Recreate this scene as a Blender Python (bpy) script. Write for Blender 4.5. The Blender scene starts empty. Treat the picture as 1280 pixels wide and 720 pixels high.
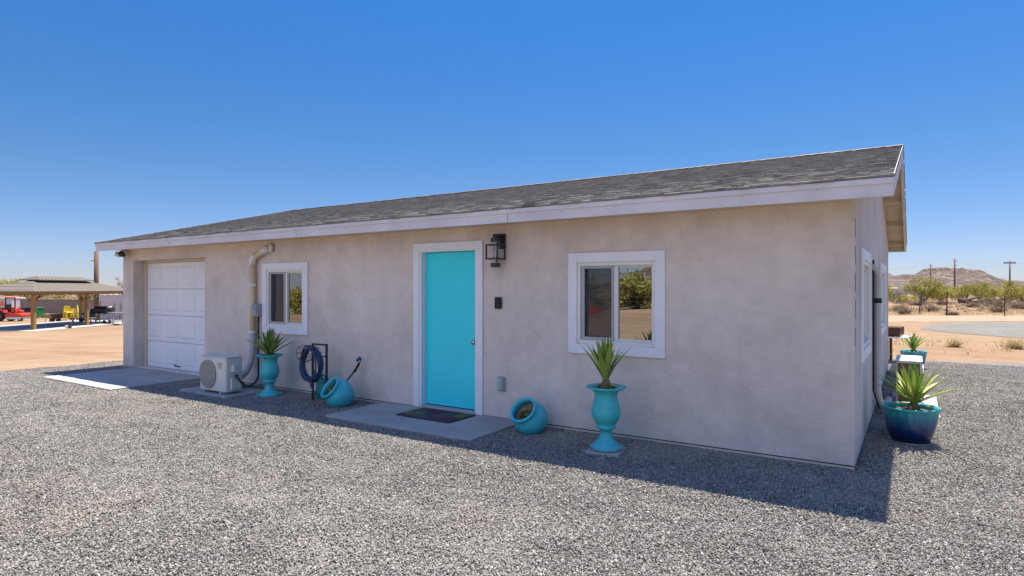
import bpy, math, random
from mathutils import Vector, Matrix, Euler, noise
R = math.radians
rnd = random.Random(7)
scene = bpy.context.scene
COL = scene.collection

# ------------------------------------------------------------------ frame of reference
# origin = front right corner of the house, X along the front wall, Y into the house
YAW = R(33.1)
CAM = Vector((0.438, -6.137, 1.6))
def from_cam(right, ahead):
    "metres to the right of / ahead of the viewer -> ground position"
    return (CAM.x + .838*right - .546*ahead, CAM.y + .546*right + .838*ahead)
def along(u, ahead):
    return from_cam((u-640)/772*ahead, ahead)
def ground_z(x, y):
    d = max(0.0, -x-15.5)
    z = -1.75*(1-math.exp(-d*.027/1.75*1.55)) if d > 0 else 0.0
    return z

# ------------------------------------------------------------------ helpers
def tag(o, label=None, cat=None, group=None, kind=None):
    if label: o['label'] = label
    if cat: o['category'] = cat
    if group: o['group'] = group
    if kind: o['kind'] = kind
    return o
def empty(name, loc, rz=0, label=None, cat=None, group=None):
    o = bpy.data.objects.new(name, None)
    o.empty_display_size = .1
    COL.objects.link(o)
    o.location = loc; o.rotation_euler = (0, 0, rz)
    return tag(o, label, cat, group)
def copy_tree(o, parent=None):
    c = o.copy(); COL.objects.link(c)
    c.parent = parent
    for ch in list(o.children): copy_tree(ch, c)
    return c

class MB:
    def __init__(s):
        s.v=[]; s.f=[]; s.m=[]; s.t=[]; s.sm=[]; s.mi=0; s.tint=.5; s.smooth=False
    def add(s, vs, fs, M=None):
        b=len(s.v)
        for p in vs:
            p=Vector(p)
            s.v.append(tuple(M@p) if M is not None else tuple(p))
        for f in fs:
            s.f.append([i+b for i in f]); s.m.append(s.mi); s.t.append(s.tint); s.sm.append(s.smooth)
    def box(s, x0,x1,y0,y1,z0,z1, M=None):
        s.add([(x0,y0,z0),(x1,y0,z0),(x1,y1,z0),(x0,y1,z0),(x0,y0,z1),(x1,y0,z1),(x1,y1,z1),(x0,y1,z1)],
              [(3,2,1,0),(4,5,6,7),(0,1,5,4),(1,2,6,5),(2,3,7,6),(3,0,4,7)], M)
        return s
    def rbox(s, x0,x1,y0,y1,z0,z1, c=.02, M=None):
        "box with its vertical edges and top edges chamfered"
        def ring(i, z): 
            return [(x0+i+c,y0+i,z),(x1-i-c,y0+i,z),(x1-i,y0+i+c,z),(x1-i,y1-i-c,z),(x1-i-c,y1-i,z),(x0+i+c,y1-i,z),(x0+i,y1-i-c,z),(x0+i,y0+i+c,z)]
        vs=ring(c*.6,z0)+ring(0,z0+c*.6)+ring(0,z1-c*.6)+ring(c*.6,z1)
        fs=[tuple(reversed(range(8))), tuple(range(24,32))]
        for k in range(3):
            for i in range(8):
                j=(i+1)%8
                fs.append((k*8+i,k*8+j,k*8+8+j,k*8+8+i))
        s.add(vs,fs,M); return s
    def quad(s,a,b,c,d): s.add([a,b,c,d],[(0,1,2,3)])
    def prism(s, pts, axis, a0, a1, M=None):
        "polygon pts in the two other axes, extruded along axis"
        n=len(pts)
        def P(p,a):
            if axis=='x': return (a,p[0],p[1])
            if axis=='y': return (p[0],a,p[1])
            return (p[0],p[1],a)
        vs=[P(p,a0) for p in pts]+[P(p,a1) for p in pts]
        fs=[tuple(reversed(range(n))),tuple(range(n,2*n))]+[(i,(i+1)%n,n+(i+1)%n,n+i) for i in range(n)]
        s.add(vs,fs,M)
    def tube(s, pts, r, n=8, caps=True, M=None):
        pts=[Vector(p) for p in pts]
        rs=r if isinstance(r,(list,tuple)) else [r]*len(pts)
        vs=[];fs=[]
        t=(pts[1]-pts[0]).normalized()
        up=Vector((0,0,1)) if abs(t.z)<.9 else Vector((1,0,0))
        nx=t.cross(up).normalized()
        for i,p in enumerate(pts):
            if i==0: t=(pts[1]-pts[0])
            elif i==len(pts)-1: t=pts[-1]-pts[-2]
            else: t=pts[i+1]-pts[i-1]
            t=t.normalized()
            nx=(nx-t*nx.dot(t))
            nx=nx.normalized() if nx.length>1e-6 else t.orthogonal().normalized()
            ny=t.cross(nx)
            for k in range(n):
                a=2*math.pi*k/n
                vs.append(p+(nx*math.cos(a)+ny*math.sin(a))*rs[i])
        for i in range(len(pts)-1):
            for k in range(n):
                j=(k+1)%n
                fs.append((i*n+k,i*n+j,(i+1)*n+j,(i+1)*n+k))
        if caps:
            fs.append(tuple(reversed(range(n)))); b=(len(pts)-1)*n
            fs.append(tuple(range(b,b+n)))
        s.add(vs,fs,M)
    def bar(s, a, b, r, n=8, M=None): s.tube([a,b],r,n,True,M)
    def lathe(s, prof, n=28, M=None):
        vs=[];fs=[]
        for r,z in prof:
            for k in range(n):
                a=2*math.pi*k/n
                vs.append((r*math.cos(a),r*math.sin(a),z))
        for i in range(len(prof)-1):
            for k in range(n):
                j=(k+1)%n
                fs.append((i*n+k,i*n+j,(i+1)*n+j,(i+1)*n+k))
        s.add(vs,fs,M)
    def build(s, name, mat, parent=None, loc=None, bevel=0, smooth=None):
        me=bpy.data.meshes.new(name)
        me.from_pydata(s.v,[],s.f)
        mats=mat if isinstance(mat,(list,tuple)) else [mat]
        for m in mats: me.materials.append(m)
        me.polygons.foreach_set('material_index', s.m)
        sm=s.sm if smooth is None else [smooth]*len(s.f)
        me.polygons.foreach_set('use_smooth', sm)
        at=me.attributes.new('tint','FLOAT','FACE'); at.data.foreach_set('value', s.t)
        me.update()
        o=bpy.data.objects.new(name,me); COL.objects.link(o)
        if parent: o.parent=parent
        if loc: o.location=loc
        if bevel:
            b=o.modifiers.new('bevel','BEVEL'); b.width=bevel; b.segments=2; b.limit_method='ANGLE'; b.angle_limit=R(40)
        return o

# ------------------------------------------------------------------ materials
def new_mat(name):
    m=bpy.data.materials.new(name); m.use_nodes=True
    nt=m.node_tree; nt.nodes.clear()
    out=nt.nodes.new('ShaderNodeOutputMaterial')
    p=nt.nodes.new('ShaderNodeBsdfPrincipled')
    nt.links.new(p.outputs[0],out.inputs[0])
    return m,nt,p
def ramp(nt, stops, src=None):
    r=nt.nodes.new('ShaderNodeValToRGB')
    e=r.color_ramp.elements
    while len(e)<len(stops): e.new(.5)
    for el,(pos,c) in zip(e,stops):
        el.position=pos; el.color=(*c,1)
    if src is not None: nt.links.new(src,r.inputs[0])
    return r
def coords(nt, kind='Object', scale=None):
    tc=nt.nodes.new('ShaderNodeTexCoord')
    if scale is None: return tc.outputs[kind]
    mp=nt.nodes.new('ShaderNodeMapping'); mp.inputs['Scale'].default_value=scale
    nt.links.new(tc.outputs[kind],mp.inputs[0]); return mp.outputs[0]
def noise_tex(nt, scale, detail=4, rough=.55, vec=None, dist=0):
    n=nt.nodes.new('ShaderNodeTexNoise')
    n.inputs['Scale'].default_value=scale; n.inputs['Detail'].default_value=detail
    n.inputs['Roughness'].default_value=rough; n.inputs['Distortion'].default_value=dist
    if vec is not None: nt.links.new(vec,n.inputs['Vector'])
    return n
def bump(nt, p, height, strength, dist=.01, prev=None):
    b=nt.nodes.new('ShaderNodeBump'); b.inputs['Strength'].default_value=strength; b.inputs['Distance'].default_value=dist
    nt.links.new(height,b.inputs['Height'])
    if prev is not None: nt.links.new(prev,b.inputs['Normal'])
    nt.links.new(b.outputs[0],p.inputs['Normal']); return b.outputs[0]
def mixc(nt, fac, a, b, mode='MIX'):
    m=nt.nodes.new('ShaderNodeMix'); m.data_type='RGBA'; m.blend_type=mode
    for sock,val in ((0,fac),(6,a),(7,b)):
        if hasattr(val,'links'): nt.links.new(val,m.inputs[sock])
        elif isinstance(val,(int,float)): m.inputs[sock].default_value=val
        else: m.inputs[sock].default_value=(*val,1)
    return m.outputs[2]
def simple(name, c1, c2=None, scale=8, rough=.6, metal=0, bmp=None, spec=.5, coat=0, kind='Object', vscale=None):
    "paint-like material: colour wanders between c1 and c2, fine bump"
    m,nt,p=new_mat(name)
    v=coords(nt,kind,vscale)
    c2=c2 or tuple(x*.86 for x in c1)
    n=noise_tex(nt,scale,5,.6,v)
    r=ramp(nt,[(.3,c1),(.7,c2)],n.outputs[0])
    nt.links.new(r.outputs[0],p.inputs['Base Color'])
    p.inputs['Roughness'].default_value=rough; p.inputs['Metallic'].default_value=metal
    p.inputs['Specular IOR Level'].default_value=spec; p.inputs['Coat Weight'].default_value=coat
    if bmp:
        n2=noise_tex(nt,bmp[0],3,.6,v); bump(nt,p,n2.outputs[0],bmp[1],bmp[2] if len(bmp)>2 else .005)
    return m
def tinted(name, stops, rough=.7, spec=.3, transl=0, noise_amt=None):
    "colour chosen per face by the mesh's own tint value"
    m,nt,p=new_mat(name)
    a=nt.nodes.new('ShaderNodeAttribute'); a.attribute_name='tint'
    r=ramp(nt,stops,a.outputs['Fac'])
    c=r.outputs[0]
    if noise_amt:
        n=noise_tex(nt,noise_amt[0],3,.6,coords(nt,'Object'))
        c=mixc(nt,noise_amt[1],c,ramp(nt,[(.35,(.25,.25,.25)),(.65,(1,1,1))],n.outputs[0]).outputs[0],'MULTIPLY')
    nt.links.new(c,p.inputs['Base Color'])
    p.inputs['Roughness'].default_value=rough; p.inputs['Specular IOR Level'].default_value=spec
    if transl:
        out=[n for n in nt.nodes if n.type=='OUTPUT_MATERIAL'][0]
        t=nt.nodes.new('ShaderNodeBsdfTranslucent'); nt.links.new(c,t.inputs[0])
        ms=nt.nodes.new('ShaderNodeMixShader'); ms.inputs[0].default_value=transl
        nt.links.new(p.outputs[0],ms.inputs[1]); nt.links.new(t.outputs[0],ms.inputs[2]); nt.links.new(ms.outputs[0],out.inputs[0])
    return m

MAT={}
def stucco():
    m,nt,p=new_mat('stucco'); v=coords(nt)
    big=noise_tex(nt,.9,5,.62,v,.4); med=noise_tex(nt,5,5,.65,v,.3)
    a=ramp(nt,[(.32,(.62,.53,.465)),(.5,(.705,.61,.54)),(.7,(.76,.665,.595))],big.outputs[0])
    b=ramp(nt,[(.32,(.80,.80,.81)),(.6,(1,1,1))],med.outputs[0])
    c=mixc(nt,.55,a.outputs[0],b.outputs[0],'MULTIPLY')
    # vertical trowel and run-off marks
    st=noise_tex(nt,1.0,4,.6,coords(nt,'Object',(1.7,1.7,.5)))
    c=mixc(nt,.2,c,ramp(nt,[(.38,(.72,.71,.71)),(.58,(1,1,1))],st.outputs[0]).outputs[0],'MULTIPLY')
    nt.links.new(c,p.inputs['Base Color']); p.inputs['Roughness'].default_value=.92; p.inputs['Specular IOR Level'].default_value=.2
    f=noise_tex(nt,95,4,.75,v); w=noise_tex(nt,7,6,.68,v,.9)
    c=mixc(nt,.35,c,ramp(nt,[(.3,(.78,.77,.76)),(.55,(1,1,1))],f.outputs[0]).outputs[0],'MULTIPLY'); nt.links.new(c,p.inputs['Base Color'])
    b1=bump(nt,p,w.outputs[0],.5,.025); bump(nt,p,f.outputs[0],.6,.006,b1)
    return m
MAT['stucco']=stucco()
def sand():
    m,nt,p=new_mat('sand'); 
    v=coords(nt)
    big=noise_tex(nt,.07,6,.6,v,.5); med=noise_tex(nt,.9,6,.65,v); fine=noise_tex(nt,14,4,.7,v)
    a=ramp(nt,[(.3,(.24,.155,.09)),(.5,(.29,.195,.12)),(.7,(.34,.245,.16))],big.outputs[0])
    b=ramp(nt,[(.3,(.74,.70,.66)),(.6,(1,1,1))],med.outputs[0])
    c=mixc(nt,.7,a.outputs[0],b.outputs[0],'MULTIPLY')
    c=mixc(nt,.5,c,ramp(nt,[(.35,(.66,.62,.58)),(.6,(1,1,1))],fine.outputs[0]).outputs[0],'MULTIPLY')
    st=noise_tex(nt,.3,3,.5,coords(nt,'Object',(.12,2.2,1)),1.2)
    c=mixc(nt,.5,c,ramp(nt,[(.40,(.80,.72,.64)),(.5,(1,1,1)),(.62,(.86,.80,.74))],st.outputs[0]).outputs[0],'MULTIPLY')
    nt.links.new(c,p.inputs['Base Color']); p.inputs['Roughness'].default_value=.95; p.inputs['Specular IOR Level'].default_value=.15
    b1=bump(nt,p,med.outputs[0],.5,.12); bump(nt,p,fine.outputs[0],.5,.02,b1)
    return m
MAT['sand']=sand()
def gravel_bed():
    m,nt,p=new_mat('gravel_bed'); v=coords(nt)
    vo=nt.nodes.new('ShaderNodeTexVoronoi'); vo.inputs['Scale'].default_value=38; nt.links.new(v,vo.inputs['Vector'])
    sep=nt.nodes.new('ShaderNodeSeparateColor'); nt.links.new(vo.outputs['Color'],sep.inputs[0])
    r=ramp(nt,[(0,(.06,.056,.053)),(.45,(.14,.13,.117)),(1,(.27,.25,.225))],sep.outputs[0])
    n=noise_tex(nt,.55,5,.65,v)
    f=ramp(nt,[(.52,(0,0,0)),(.7,(1,1,1))],n.outputs[0])
    c=mixc(nt,f.outputs[0],r.outputs[0],(.25,.19,.135))
    nt.links.new(c,p.inputs['Base Color']); p.inputs['Roughness'].default_value=.95
    inv=nt.nodes.new('ShaderNodeMath'); inv.operation='SUBTRACT'; inv.inputs[0].default_value=1; nt.links.new(vo.outputs['Distance'],inv.inputs[1])
    bump(nt,p,inv.outputs[0],.9,.02)
    return m
MAT['gravel_bed']=gravel_bed()
def pebbles():
    m,nt,p=new_mat('pebbles')
    a=nt.nodes.new('ShaderNodeAttribute'); a.attribute_name='tint'
    r=ramp(nt,[(0,(.075,.069,.063)),(.35,(.205,.187,.163)),(.7,(.315,.289,.253)),(1,(.47,.435,.385))],a.outputs['Fac'])
    g=nt.nodes.new('ShaderNodeNewGeometry')
    n=noise_tex(nt,.6,5,.68,g.outputs['Position'])
    f=ramp(nt,[(.55,(0,0,0)),(.78,(.45,.45,.45))],n.outputs[0])
    mp=nt.nodes.new('ShaderNodeMapping'); mp.inputs['Rotation'].default_value=(0,0,-YAW); mp.inputs['Scale'].default_value=(.55,1.5,1); nt.links.new(g.outputs['Position'],mp.inputs[0])
    n2=noise_tex(nt,.8,6,.7,mp.outputs[0],.8)
    c=mixc(nt,ramp(nt,[(.47,(0,0,0)),(.66,(.62,.62,.62))],n2.outputs[0]).outputs[0],r.outputs[0],(.345,.313,.275))
    c=mixc(nt,f.outputs[0],c,(.46,.36,.275))
    nt.links.new(c,p.inputs['Base Color']); p.inputs['Roughness'].default_value=.85; p.inputs['Specular IOR Level'].default_value=.3
    return m
MAT['pebbles']=pebbles()
def concrete(name,c):
    m,nt,p=new_mat(name); v=coords(nt)
    n=noise_tex(nt,2.2,6,.65,v); k=noise_tex(nt,60,3,.6,v)
    a=ramp(nt,[(.3,tuple(x*.78 for x in c)),(.62,c)],n.outputs[0])
    cc=mixc(nt,.3,a.outputs[0],ramp(nt,[(.35,(.6,.6,.6)),(.6,(1,1,1))],k.outputs[0]).outputs[0],'MULTIPLY')
    nt.links.new(cc,p.inputs['Base Color']); p.inputs['Roughness'].default_value=.85
    bump(nt,p,k.outputs[0],.25,.004); return m
MAT['concrete']=concrete('concrete',(.40,.375,.35))
MAT['footing']=concrete('footing',(.34,.29,.25))
MAT['fascia']=simple('fascia_paint',(.70,.66,.67),(.58,.54,.545),2.2,.6,bmp=(40,.12))
MAT['trim']=simple('trim_paint',(.78,.77,.79),(.72,.71,.73),4,.5,bmp=(60,.1))
MAT['cream']=simple('cream_paint',(.62,.52,.38),(.55,.46,.33),4,.6,bmp=(30,.2))
MAT['soffit']=simple('soffit_ply',(.66,.54,.40),(.56,.45,.32),3,.75,bmp=(18,.3),vscale=(1,6,1))
MAT['vinyl']=simple('vinyl_frame',(.74,.71,.66),(.68,.65,.61),4,.4)
MAT['greyframe']=simple('screen_frame',(.42,.41,.42),(.36,.35,.36),6,.5)
MAT['garage']=simple('garage_white',(.80,.79,.80),(.74,.73,.75),2,.42,bmp=(90,.08))
MAT['door']=simple('turquoise_door',(.03,.72,.80),(.027,.67,.75),1.2,.38,bmp=(70,.05))
MAT['black']=simple('black_metal',(.018,.018,.022),(.03,.03,.034),20,.45)
MAT['rubber']=simple('rubber',(.02,.02,.022),(.035,.033,.03),12,.8)
MAT['steel']=simple('satin_steel',(.55,.53,.50),(.45,.43,.41),10,.3,1)
MAT['greymetal']=simple('grey_metal',(.33,.36,.38),(.27,.30,.32),10,.45,.3)
MAT['acwhite']=simple('ac_white',(.64,.62,.58),(.58,.56,.52),5,.45)
MAT['acgrille']=simple('ac_grille',(.36,.34,.31),(.30,.28,.25),6,.5)
MAT['dark']=simple('dark_inside',(.03,.03,.03),(.05,.045,.04),5,.9)
MAT['pipe']=simple('yellowed_pipe',(.60,.44,.22),(.66,.52,.31),6,.5)
MAT['pipewhite']=simple('pipe_white',(.74,.72,.68),(.64,.61,.56),9,.5)
MAT['pipegrey']=simple('pipe_grey',(.50,.47,.45),(.42,.40,.38),9,.55,bmp=(60,.2))
def ceramic(name,c1,c2):
    m,nt,p=new_mat(name); v=coords(nt); n=noise_tex(nt,6,6,.65,v,.5); k=noise_tex(nt,30,4,.7,coords(nt,'Object',(1,1,.35)))
    c=ramp(nt,[(.35,c1),(.65,c2)],n.outputs[0]).outputs[0]
    c=mixc(nt,ramp(nt,[(.60,(0,0,0)),(.75,(.45,.45,.45))],k.outputs[0]).outputs[0],c,(.22,.50,.50))
    nt.links.new(c,p.inputs['Base Color'])
    nt.links.new(ramp(nt,[(.3,(.28,.28,.28)),(.7,(.6,.6,.6))],k.outputs[0]).outputs[0],p.inputs['Roughness'])
    bump(nt,p,n.outputs[0],.25,.01); return m
MAT['urn']=ceramic('turquoise_ceramic',(.035,.38,.41),(.05,.48,.51))
MAT['jar']=ceramic('aqua_ceramic',(.04,.40,.48),(.06,.50,.58))
MAT['soil']=simple('potting_soil',(.06,.045,.035),(.14,.10,.075),40,.95,bmp=(60,.8,.02))
MAT['redgravel']=simple('pot_pebbles',(.22,.10,.08),(.35,.26,.22),70,.9,bmp=(80,1,.02))
MAT['hose']=simple('blue_hose',(.018,.05,.12),(.026,.065,.15),14,.4)
MAT['teal_plastic']=simple('green_plastic',(.02,.24,.22),(.025,.28,.26),5,.35)
MAT['brass']=simple('brass',(.60,.42,.16),(.5,.34,.12),10,.35,1)
MAT['bluecap']=simple('blue_plastic',(.02,.05,.30),None,10,.4)
MAT['mat']=simple('mat_fibre',(.022,.024,.035),(.04,.042,.055),90,.95,bmp=(160,.6,.006))
MAT['yellowdash']=simple('mat_yellow',(.42,.36,.03),None,40,.9)
MAT['reddash']=simple('mat_red',(.30,.025,.045),None,40,.9)
MAT['greydash']=simple('mat_grey',(.16,.21,.24),None,40,.9)
MAT['logo']=simple('logo_red',(.42,.10,.05),None,20,.5)
MAT['logogrey']=simple('logo_grey',(.30,.24,.20),None,20,.5)
MAT['wood']=simple('stained_wood',(.36,.19,.06),(.27,.14,.045),6,.6,vscale=(6,6,.8),bmp=(20,.2))
MAT['darkwood']=simple('dark_wood',(.10,.055,.03),(.15,.08,.045),6,.7,vscale=(6,6,.8))
MAT['pole']=simple('pole_wood',(.20,.115,.07),(.13,.08,.055),3,.9,vscale=(6,6,.6))
MAT['greypole']=simple('weathered_pole',(.16,.12,.10),(.11,.085,.075),3,.9,vscale=(6,6,.6))
MAT['red']=simple('red_paint',(.60,.05,.014),(.5,.04,.012),4,.35,coat=.3)
MAT['redfade']=simple('faded_red_canopy',(.60,.22,.20),(.52,.17,.15),3,.6)
MAT['orange']=simple('safety_orange',(.80,.16,.02),None,5,.5)
MAT['yellow']=simple('yellow_plastic',(.80,.62,.02),(.74,.56,.02),5,.4)
MAT['green']=simple('green_bin',(.01,.26,.08),(.012,.22,.07),5,.45)
MAT['tan']=simple('tan_tub',(.40,.31,.20),(.32,.25,.17),6,.6)
MAT['bluegrey']=simple('bluegrey_tub',(.09,.14,.18),(.07,.11,.15),6,.5)
MAT['white']=simple('white_plain',(.78,.77,.75),(.7,.69,.67),5,.6)
MAT['palewall']=simple('pale_building',(.58,.53,.52),(.52,.47,.46),2,.9)
MAT['rust']=simple('rusty_iron',(.10,.045,.028),(.07,.038,.028),20,.9)
MAT['bulb']=simple('clear_bulb',(.5,.48,.42),None,20,.2)
def block_wall():
    m,nt,p=new_mat('block_wall')
    b=nt.nodes.new('ShaderNodeTexBrick'); b.inputs['Scale'].default_value=1
    b.inputs['Brick Width'].default_value=.4; b.inputs['Row Height'].default_value=.2; b.inputs['Mortar Size'].default_value=.008
    b.inputs['Color1'].default_value=(.24,.175,.145,1); b.inputs['Color2'].default_value=(.28,.205,.17,1); b.inputs['Mortar'].default_value=(.19,.145,.125,1)
    mp=nt.nodes.new('ShaderNodeMapping'); mp.inputs['Rotation'].default_value=(R(90),0,0)
    tc=nt.nodes.new('ShaderNodeTexCoord'); nt.links.new(tc.outputs['Object'],mp.inputs[0]); nt.links.new(mp.outputs[0],b.inputs['Vector'])
    nt.links.new(b.outputs[0],p.inputs['Base Color']); p.inputs['Roughness'].default_value=.95; return m
MAT['block']=block_wall()
def metal_tile():
    "pressed metal roof sheet with a diamond tile pattern"
    m,nt,p=new_mat('metal_tile_roof')
    v=coords(nt,'Object')
    sx=nt.nodes.new('ShaderNodeSeparateXYZ'); nt.links.new(v,sx.inputs[0])
    def mth(op,a,b=None):
        n=nt.nodes.new('ShaderNodeMath'); n.operation=op
        for i,x in enumerate((a,b)):
            if x is None: continue
            if hasattr(x,'links'): nt.links.new(x,n.inputs[i])
            else: n.inputs[i].default_value=x
        return n.outputs[0]
    s=mth('MULTIPLY',sx.outputs[1],2*math.pi/.55); t=mth('MULTIPLY',sx.outputs[2],2*math.pi/.22)
    a=mth('SINE',mth('ADD',s,t)); b=mth('SINE',mth('SUBTRACT',s,t))
    k=mth('MULTIPLY',a,b)
    r=ramp(nt,[(0,(.055,.045,.036)),(.25,(.125,.105,.085)),(1,(.185,.158,.13))],mth('ABSOLUTE',k))
    nt.links.new(r.outputs[0],p.inputs['Base Color']); p.inputs['Roughness'].default_value=.8; p.inputs['Specular IOR Level'].default_value=.2
    return m
MAT['tile']=metal_tile()
MAT['shingle']=tinted('asphalt_shingles',[(0,(.17,.152,.13)),(.4,(.29,.262,.225)),(.8,(.36,.327,.283)),(1,(.43,.39,.34))],.95,.15,0,(90,.55))
MAT['agave']=tinted('agave_leaf',[(0,(.09,.17,.035)),(.5,(.24,.34,.06)),(.85,(.46,.48,.13)),(1,(.50,.42,.20))],.5,.4,.12)
MAT['agavedeep']=tinted('agave_deep',[(0,(.05,.11,.035)),(.5,(.15,.235,.055)),(.85,(.36,.40,.11)),(1,(.45,.38,.18))],.5,.4,.1)
MAT['caudex']=simple('plant_stem',(.22,.17,.06),(.12,.09,.035),30,.9,bmp=(40,.9,.02))
MAT['succulent']=tinted('succulent',[(0,(.04,.09,.02)),(.6,(.16,.20,.03)),(1,(.34,.30,.04))],.6,.4,.1)
MAT['paloverde']=tinted('palo_verde',[(0,(.14,.14,.028)),(.5,(.32,.285,.06)),(1,(.50,.42,.13))],.8,.2,.25)
MAT['mesquite']=tinted('mesquite',[(0,(.05,.06,.022)),(.5,(.12,.125,.042)),(1,(.22,.205,.08))],.8,.2,.2)
MAT['drybrush']=tinted('dry_brush',[(0,(.10,.075,.055)),(.5,(.23,.17,.12)),(1,(.42,.33,.22))],.9,.1,.1)
MAT['drygrass']=tinted('dry_grass',[(0,(.30,.21,.10)),(.5,(.48,.36,.19)),(1,(.60,.48,.28))],.9,.1,.2)
MAT['bark']=simple('bark',(.13,.10,.065),(.08,.065,.045),8,.9)
def rocks():
    m,nt,p=new_mat('mountain_rock'); v=coords(nt)
    n=noise_tex(nt,.022,7,.68,v); vo=nt.nodes.new('ShaderNodeTexVoronoi'); vo.inputs['Scale'].default_value=.14; nt.links.new(v,vo.inputs['Vector'])
    a=ramp(nt,[(.3,(.065,.042,.034)),(.5,(.115,.08,.064)),(.7,(.18,.132,.11))],n.outputs[0])
    sep=nt.nodes.new('ShaderNodeSeparateColor'); nt.links.new(vo.outputs['Color'],sep.inputs[0])
    b=ramp(nt,[(0,(.3,.3,.28)),(.3,(.7,.7,.7)),(.75,(1.0,1.0,1.0)),(1,(2.0,1.9,1.8))],sep.outputs[1])
    c=mixc(nt,.9,a.outputs[0],b.outputs[0],'MULTIPLY')
    sp=noise_tex(nt,.35,3,.7,v)
    c=mixc(nt,ramp(nt,[(.55,(0,0,0)),(.63,(.7,.7,.7))],sp.outputs[0]).outputs[0],c,(.06,.06,.032))
    nt.links.new(c,p.inputs['Base Color']); p.inputs['Roughness'].default_value=1
    bump(nt,p,vo.outputs['Distance'],.8,3); return m
MAT['rock']=rocks()
def glass_pane():
    "low-e window glass: partly mirror, partly clear"
    m=bpy.data.materials.new('window_glass'); m.use_nodes=True; nt=m.node_tree; nt.nodes.clear()
    out=nt.nodes.new('ShaderNodeOutputMaterial'); mx=nt.nodes.new('ShaderNodeMixShader')
    t=nt.nodes.new('ShaderNodeBsdfTransparent'); t.inputs[0].default_value=(.78,.82,.80,1)
    g=nt.nodes.new('ShaderNodeBsdfGlossy'); g.inputs['Roughness'].default_value=.0; g.inputs[0].default_value=(.95,.97,1,1)
    lw=nt.nodes.new('ShaderNodeLayerWeight'); lw.inputs[0].default_value=.35
    mr=nt.nodes.new('ShaderNodeMapRange'); mr.inputs['To Min'].default_value=.22; mr.inputs['To Max'].default_value=1
    nt.links.new(lw.outputs['Fresnel'],mr.inputs[0]); nt.links.new(mr.outputs[0],mx.inputs[0])
    nt.links.new(t.outputs[0],mx.inputs[1]); nt.links.new(g.outputs[0],mx.inputs[2]); nt.links.new(mx.outputs[0],out.inputs[0]); return m
MAT['glass']=glass_pane()
def clear(name, op, col, rough=.1):
    m=bpy.data.materials.new(name); m.use_nodes=True; nt=m.node_tree; nt.nodes.clear()
    out=nt.nodes.new('ShaderNodeOutputMaterial'); mx=nt.nodes.new('ShaderNodeMixShader'); mx.inputs[0].default_value=op
    t=nt.nodes.new('ShaderNodeBsdfTransparent'); p=nt.nodes.new('ShaderNodeBsdfPrincipled')
    p.inputs['Base Color'].default_value=(*col,1); p.inputs['Roughness'].default_value=rough
    nt.links.new(t.outputs[0],mx.inputs[1]); nt.links.new(p.outputs[0],mx.inputs[2]); nt.links.new(mx.outputs[0],out.inputs[0]); return m
MAT['screen']=clear('insect_screen',.36,(.06,.06,.065),.8)
MAT['lampglass']=clear('lamp_glass',.30,(.55,.56,.58),.05)
MAT['saucer']=clear('clear_saucer',.35,(.55,.60,.62),.2)
def glaze(name, stops, z0, z1):
    "glaze that changes colour from foot to rim, with runs"
    m,nt,p=new_mat(name); v=coords(nt)
    sx=nt.nodes.new('ShaderNodeSeparateXYZ'); nt.links.new(v,sx.inputs[0])
    n=noise_tex(nt,1,3,.6,coords(nt,'Object',(28,28,5)))
    mr=nt.nodes.new('ShaderNodeMapRange'); mr.inputs['From Min'].default_value=z0; mr.inputs['From Max'].default_value=z1
    nt.links.new(sx.outputs[2],mr.inputs[0])
    ma=nt.nodes.new('ShaderNodeMath'); ma.operation='MULTIPLY_ADD'; nt.links.new(n.outputs[0],ma.inputs[0]); ma.inputs[1].default_value=.45
    sub=nt.nodes.new('ShaderNodeMath'); sub.operation='SUBTRACT'; nt.links.new(mr.outputs[0],sub.inputs[0]); sub.inputs[1].default_value=.22
    nt.links.new(sub.outputs[0],ma.inputs[2])
    r=ramp(nt,stops,ma.outputs[0]); nt.links.new(r.outputs[0],p.inputs['Base Color'])
    p.inputs['Roughness'].default_value=.25; p.inputs['Coat Weight'].default_value=.1
    bump(nt,p,n.outputs[0],.5,.012); return m
MAT['navyglaze']=glaze('navy_glaze',[(0,(.006,.012,.035)),(.4,(.007,.026,.11)),(.68,(.012,.13,.22)),(1,(.03,.34,.33))],.03,.37)
MAT['skyglaze']=glaze('sky_glaze',[(0,(.02,.10,.20)),(.5,(.04,.22,.32)),(1,(.08,.36,.42))],.0,.36)

# ------------------------------------------------------------------ the setting: ground
def axis(lo, hi, fine_lo, fine_hi, step):
    xs=[]; x=fine_lo
    while x<=fine_hi: xs.append(x); x+=step
    s=step; x=xs[-1]
    while x<hi: s*=1.25; x+=s; xs.append(x)
    s=step; x=xs[0]
    while x>lo: s*=1.25; x-=s; xs.insert(0,x)
    return xs
def terrain():
    xs=axis(-3500,3500,-90,30,2.0); ys=axis(-3500,3500,-40,60,2.0)
    mb=MB(); vs=[(x,y,ground_z(x,y)-.004) for y in ys for x in xs]
    n=len(xs); fs=[(j*n+i,j*n+i+1,(j+1)*n+i+1,(j+1)*n+i) for j in range(len(ys)-1) for i in range(n-1)]
    mb.smooth=True; mb.add(vs,fs); o=mb.build('sandy_ground',MAT['sand']); o['kind']='structure'
terrain()
def sheet(name, pts, z, mat):
    mb=MB(); mb.add([(x,y,z) for x,y in pts],[tuple(range(len(pts)))]); o=mb.build(name,mat); o['kind']='structure'; return o
GX0,GX1,GY0,GY1=-14.05,13,-10,10.35
edge=[]
def wob(k): return .12*noise.noise(Vector((k*1.3,3.1,0)))+.06*noise.noise(Vector((k*5.1,9,0)))
y=GY0
for k in range(70): edge.append((GX0+wob(k*.29), GY0+(GY1-GY0)*k/70))
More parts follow.
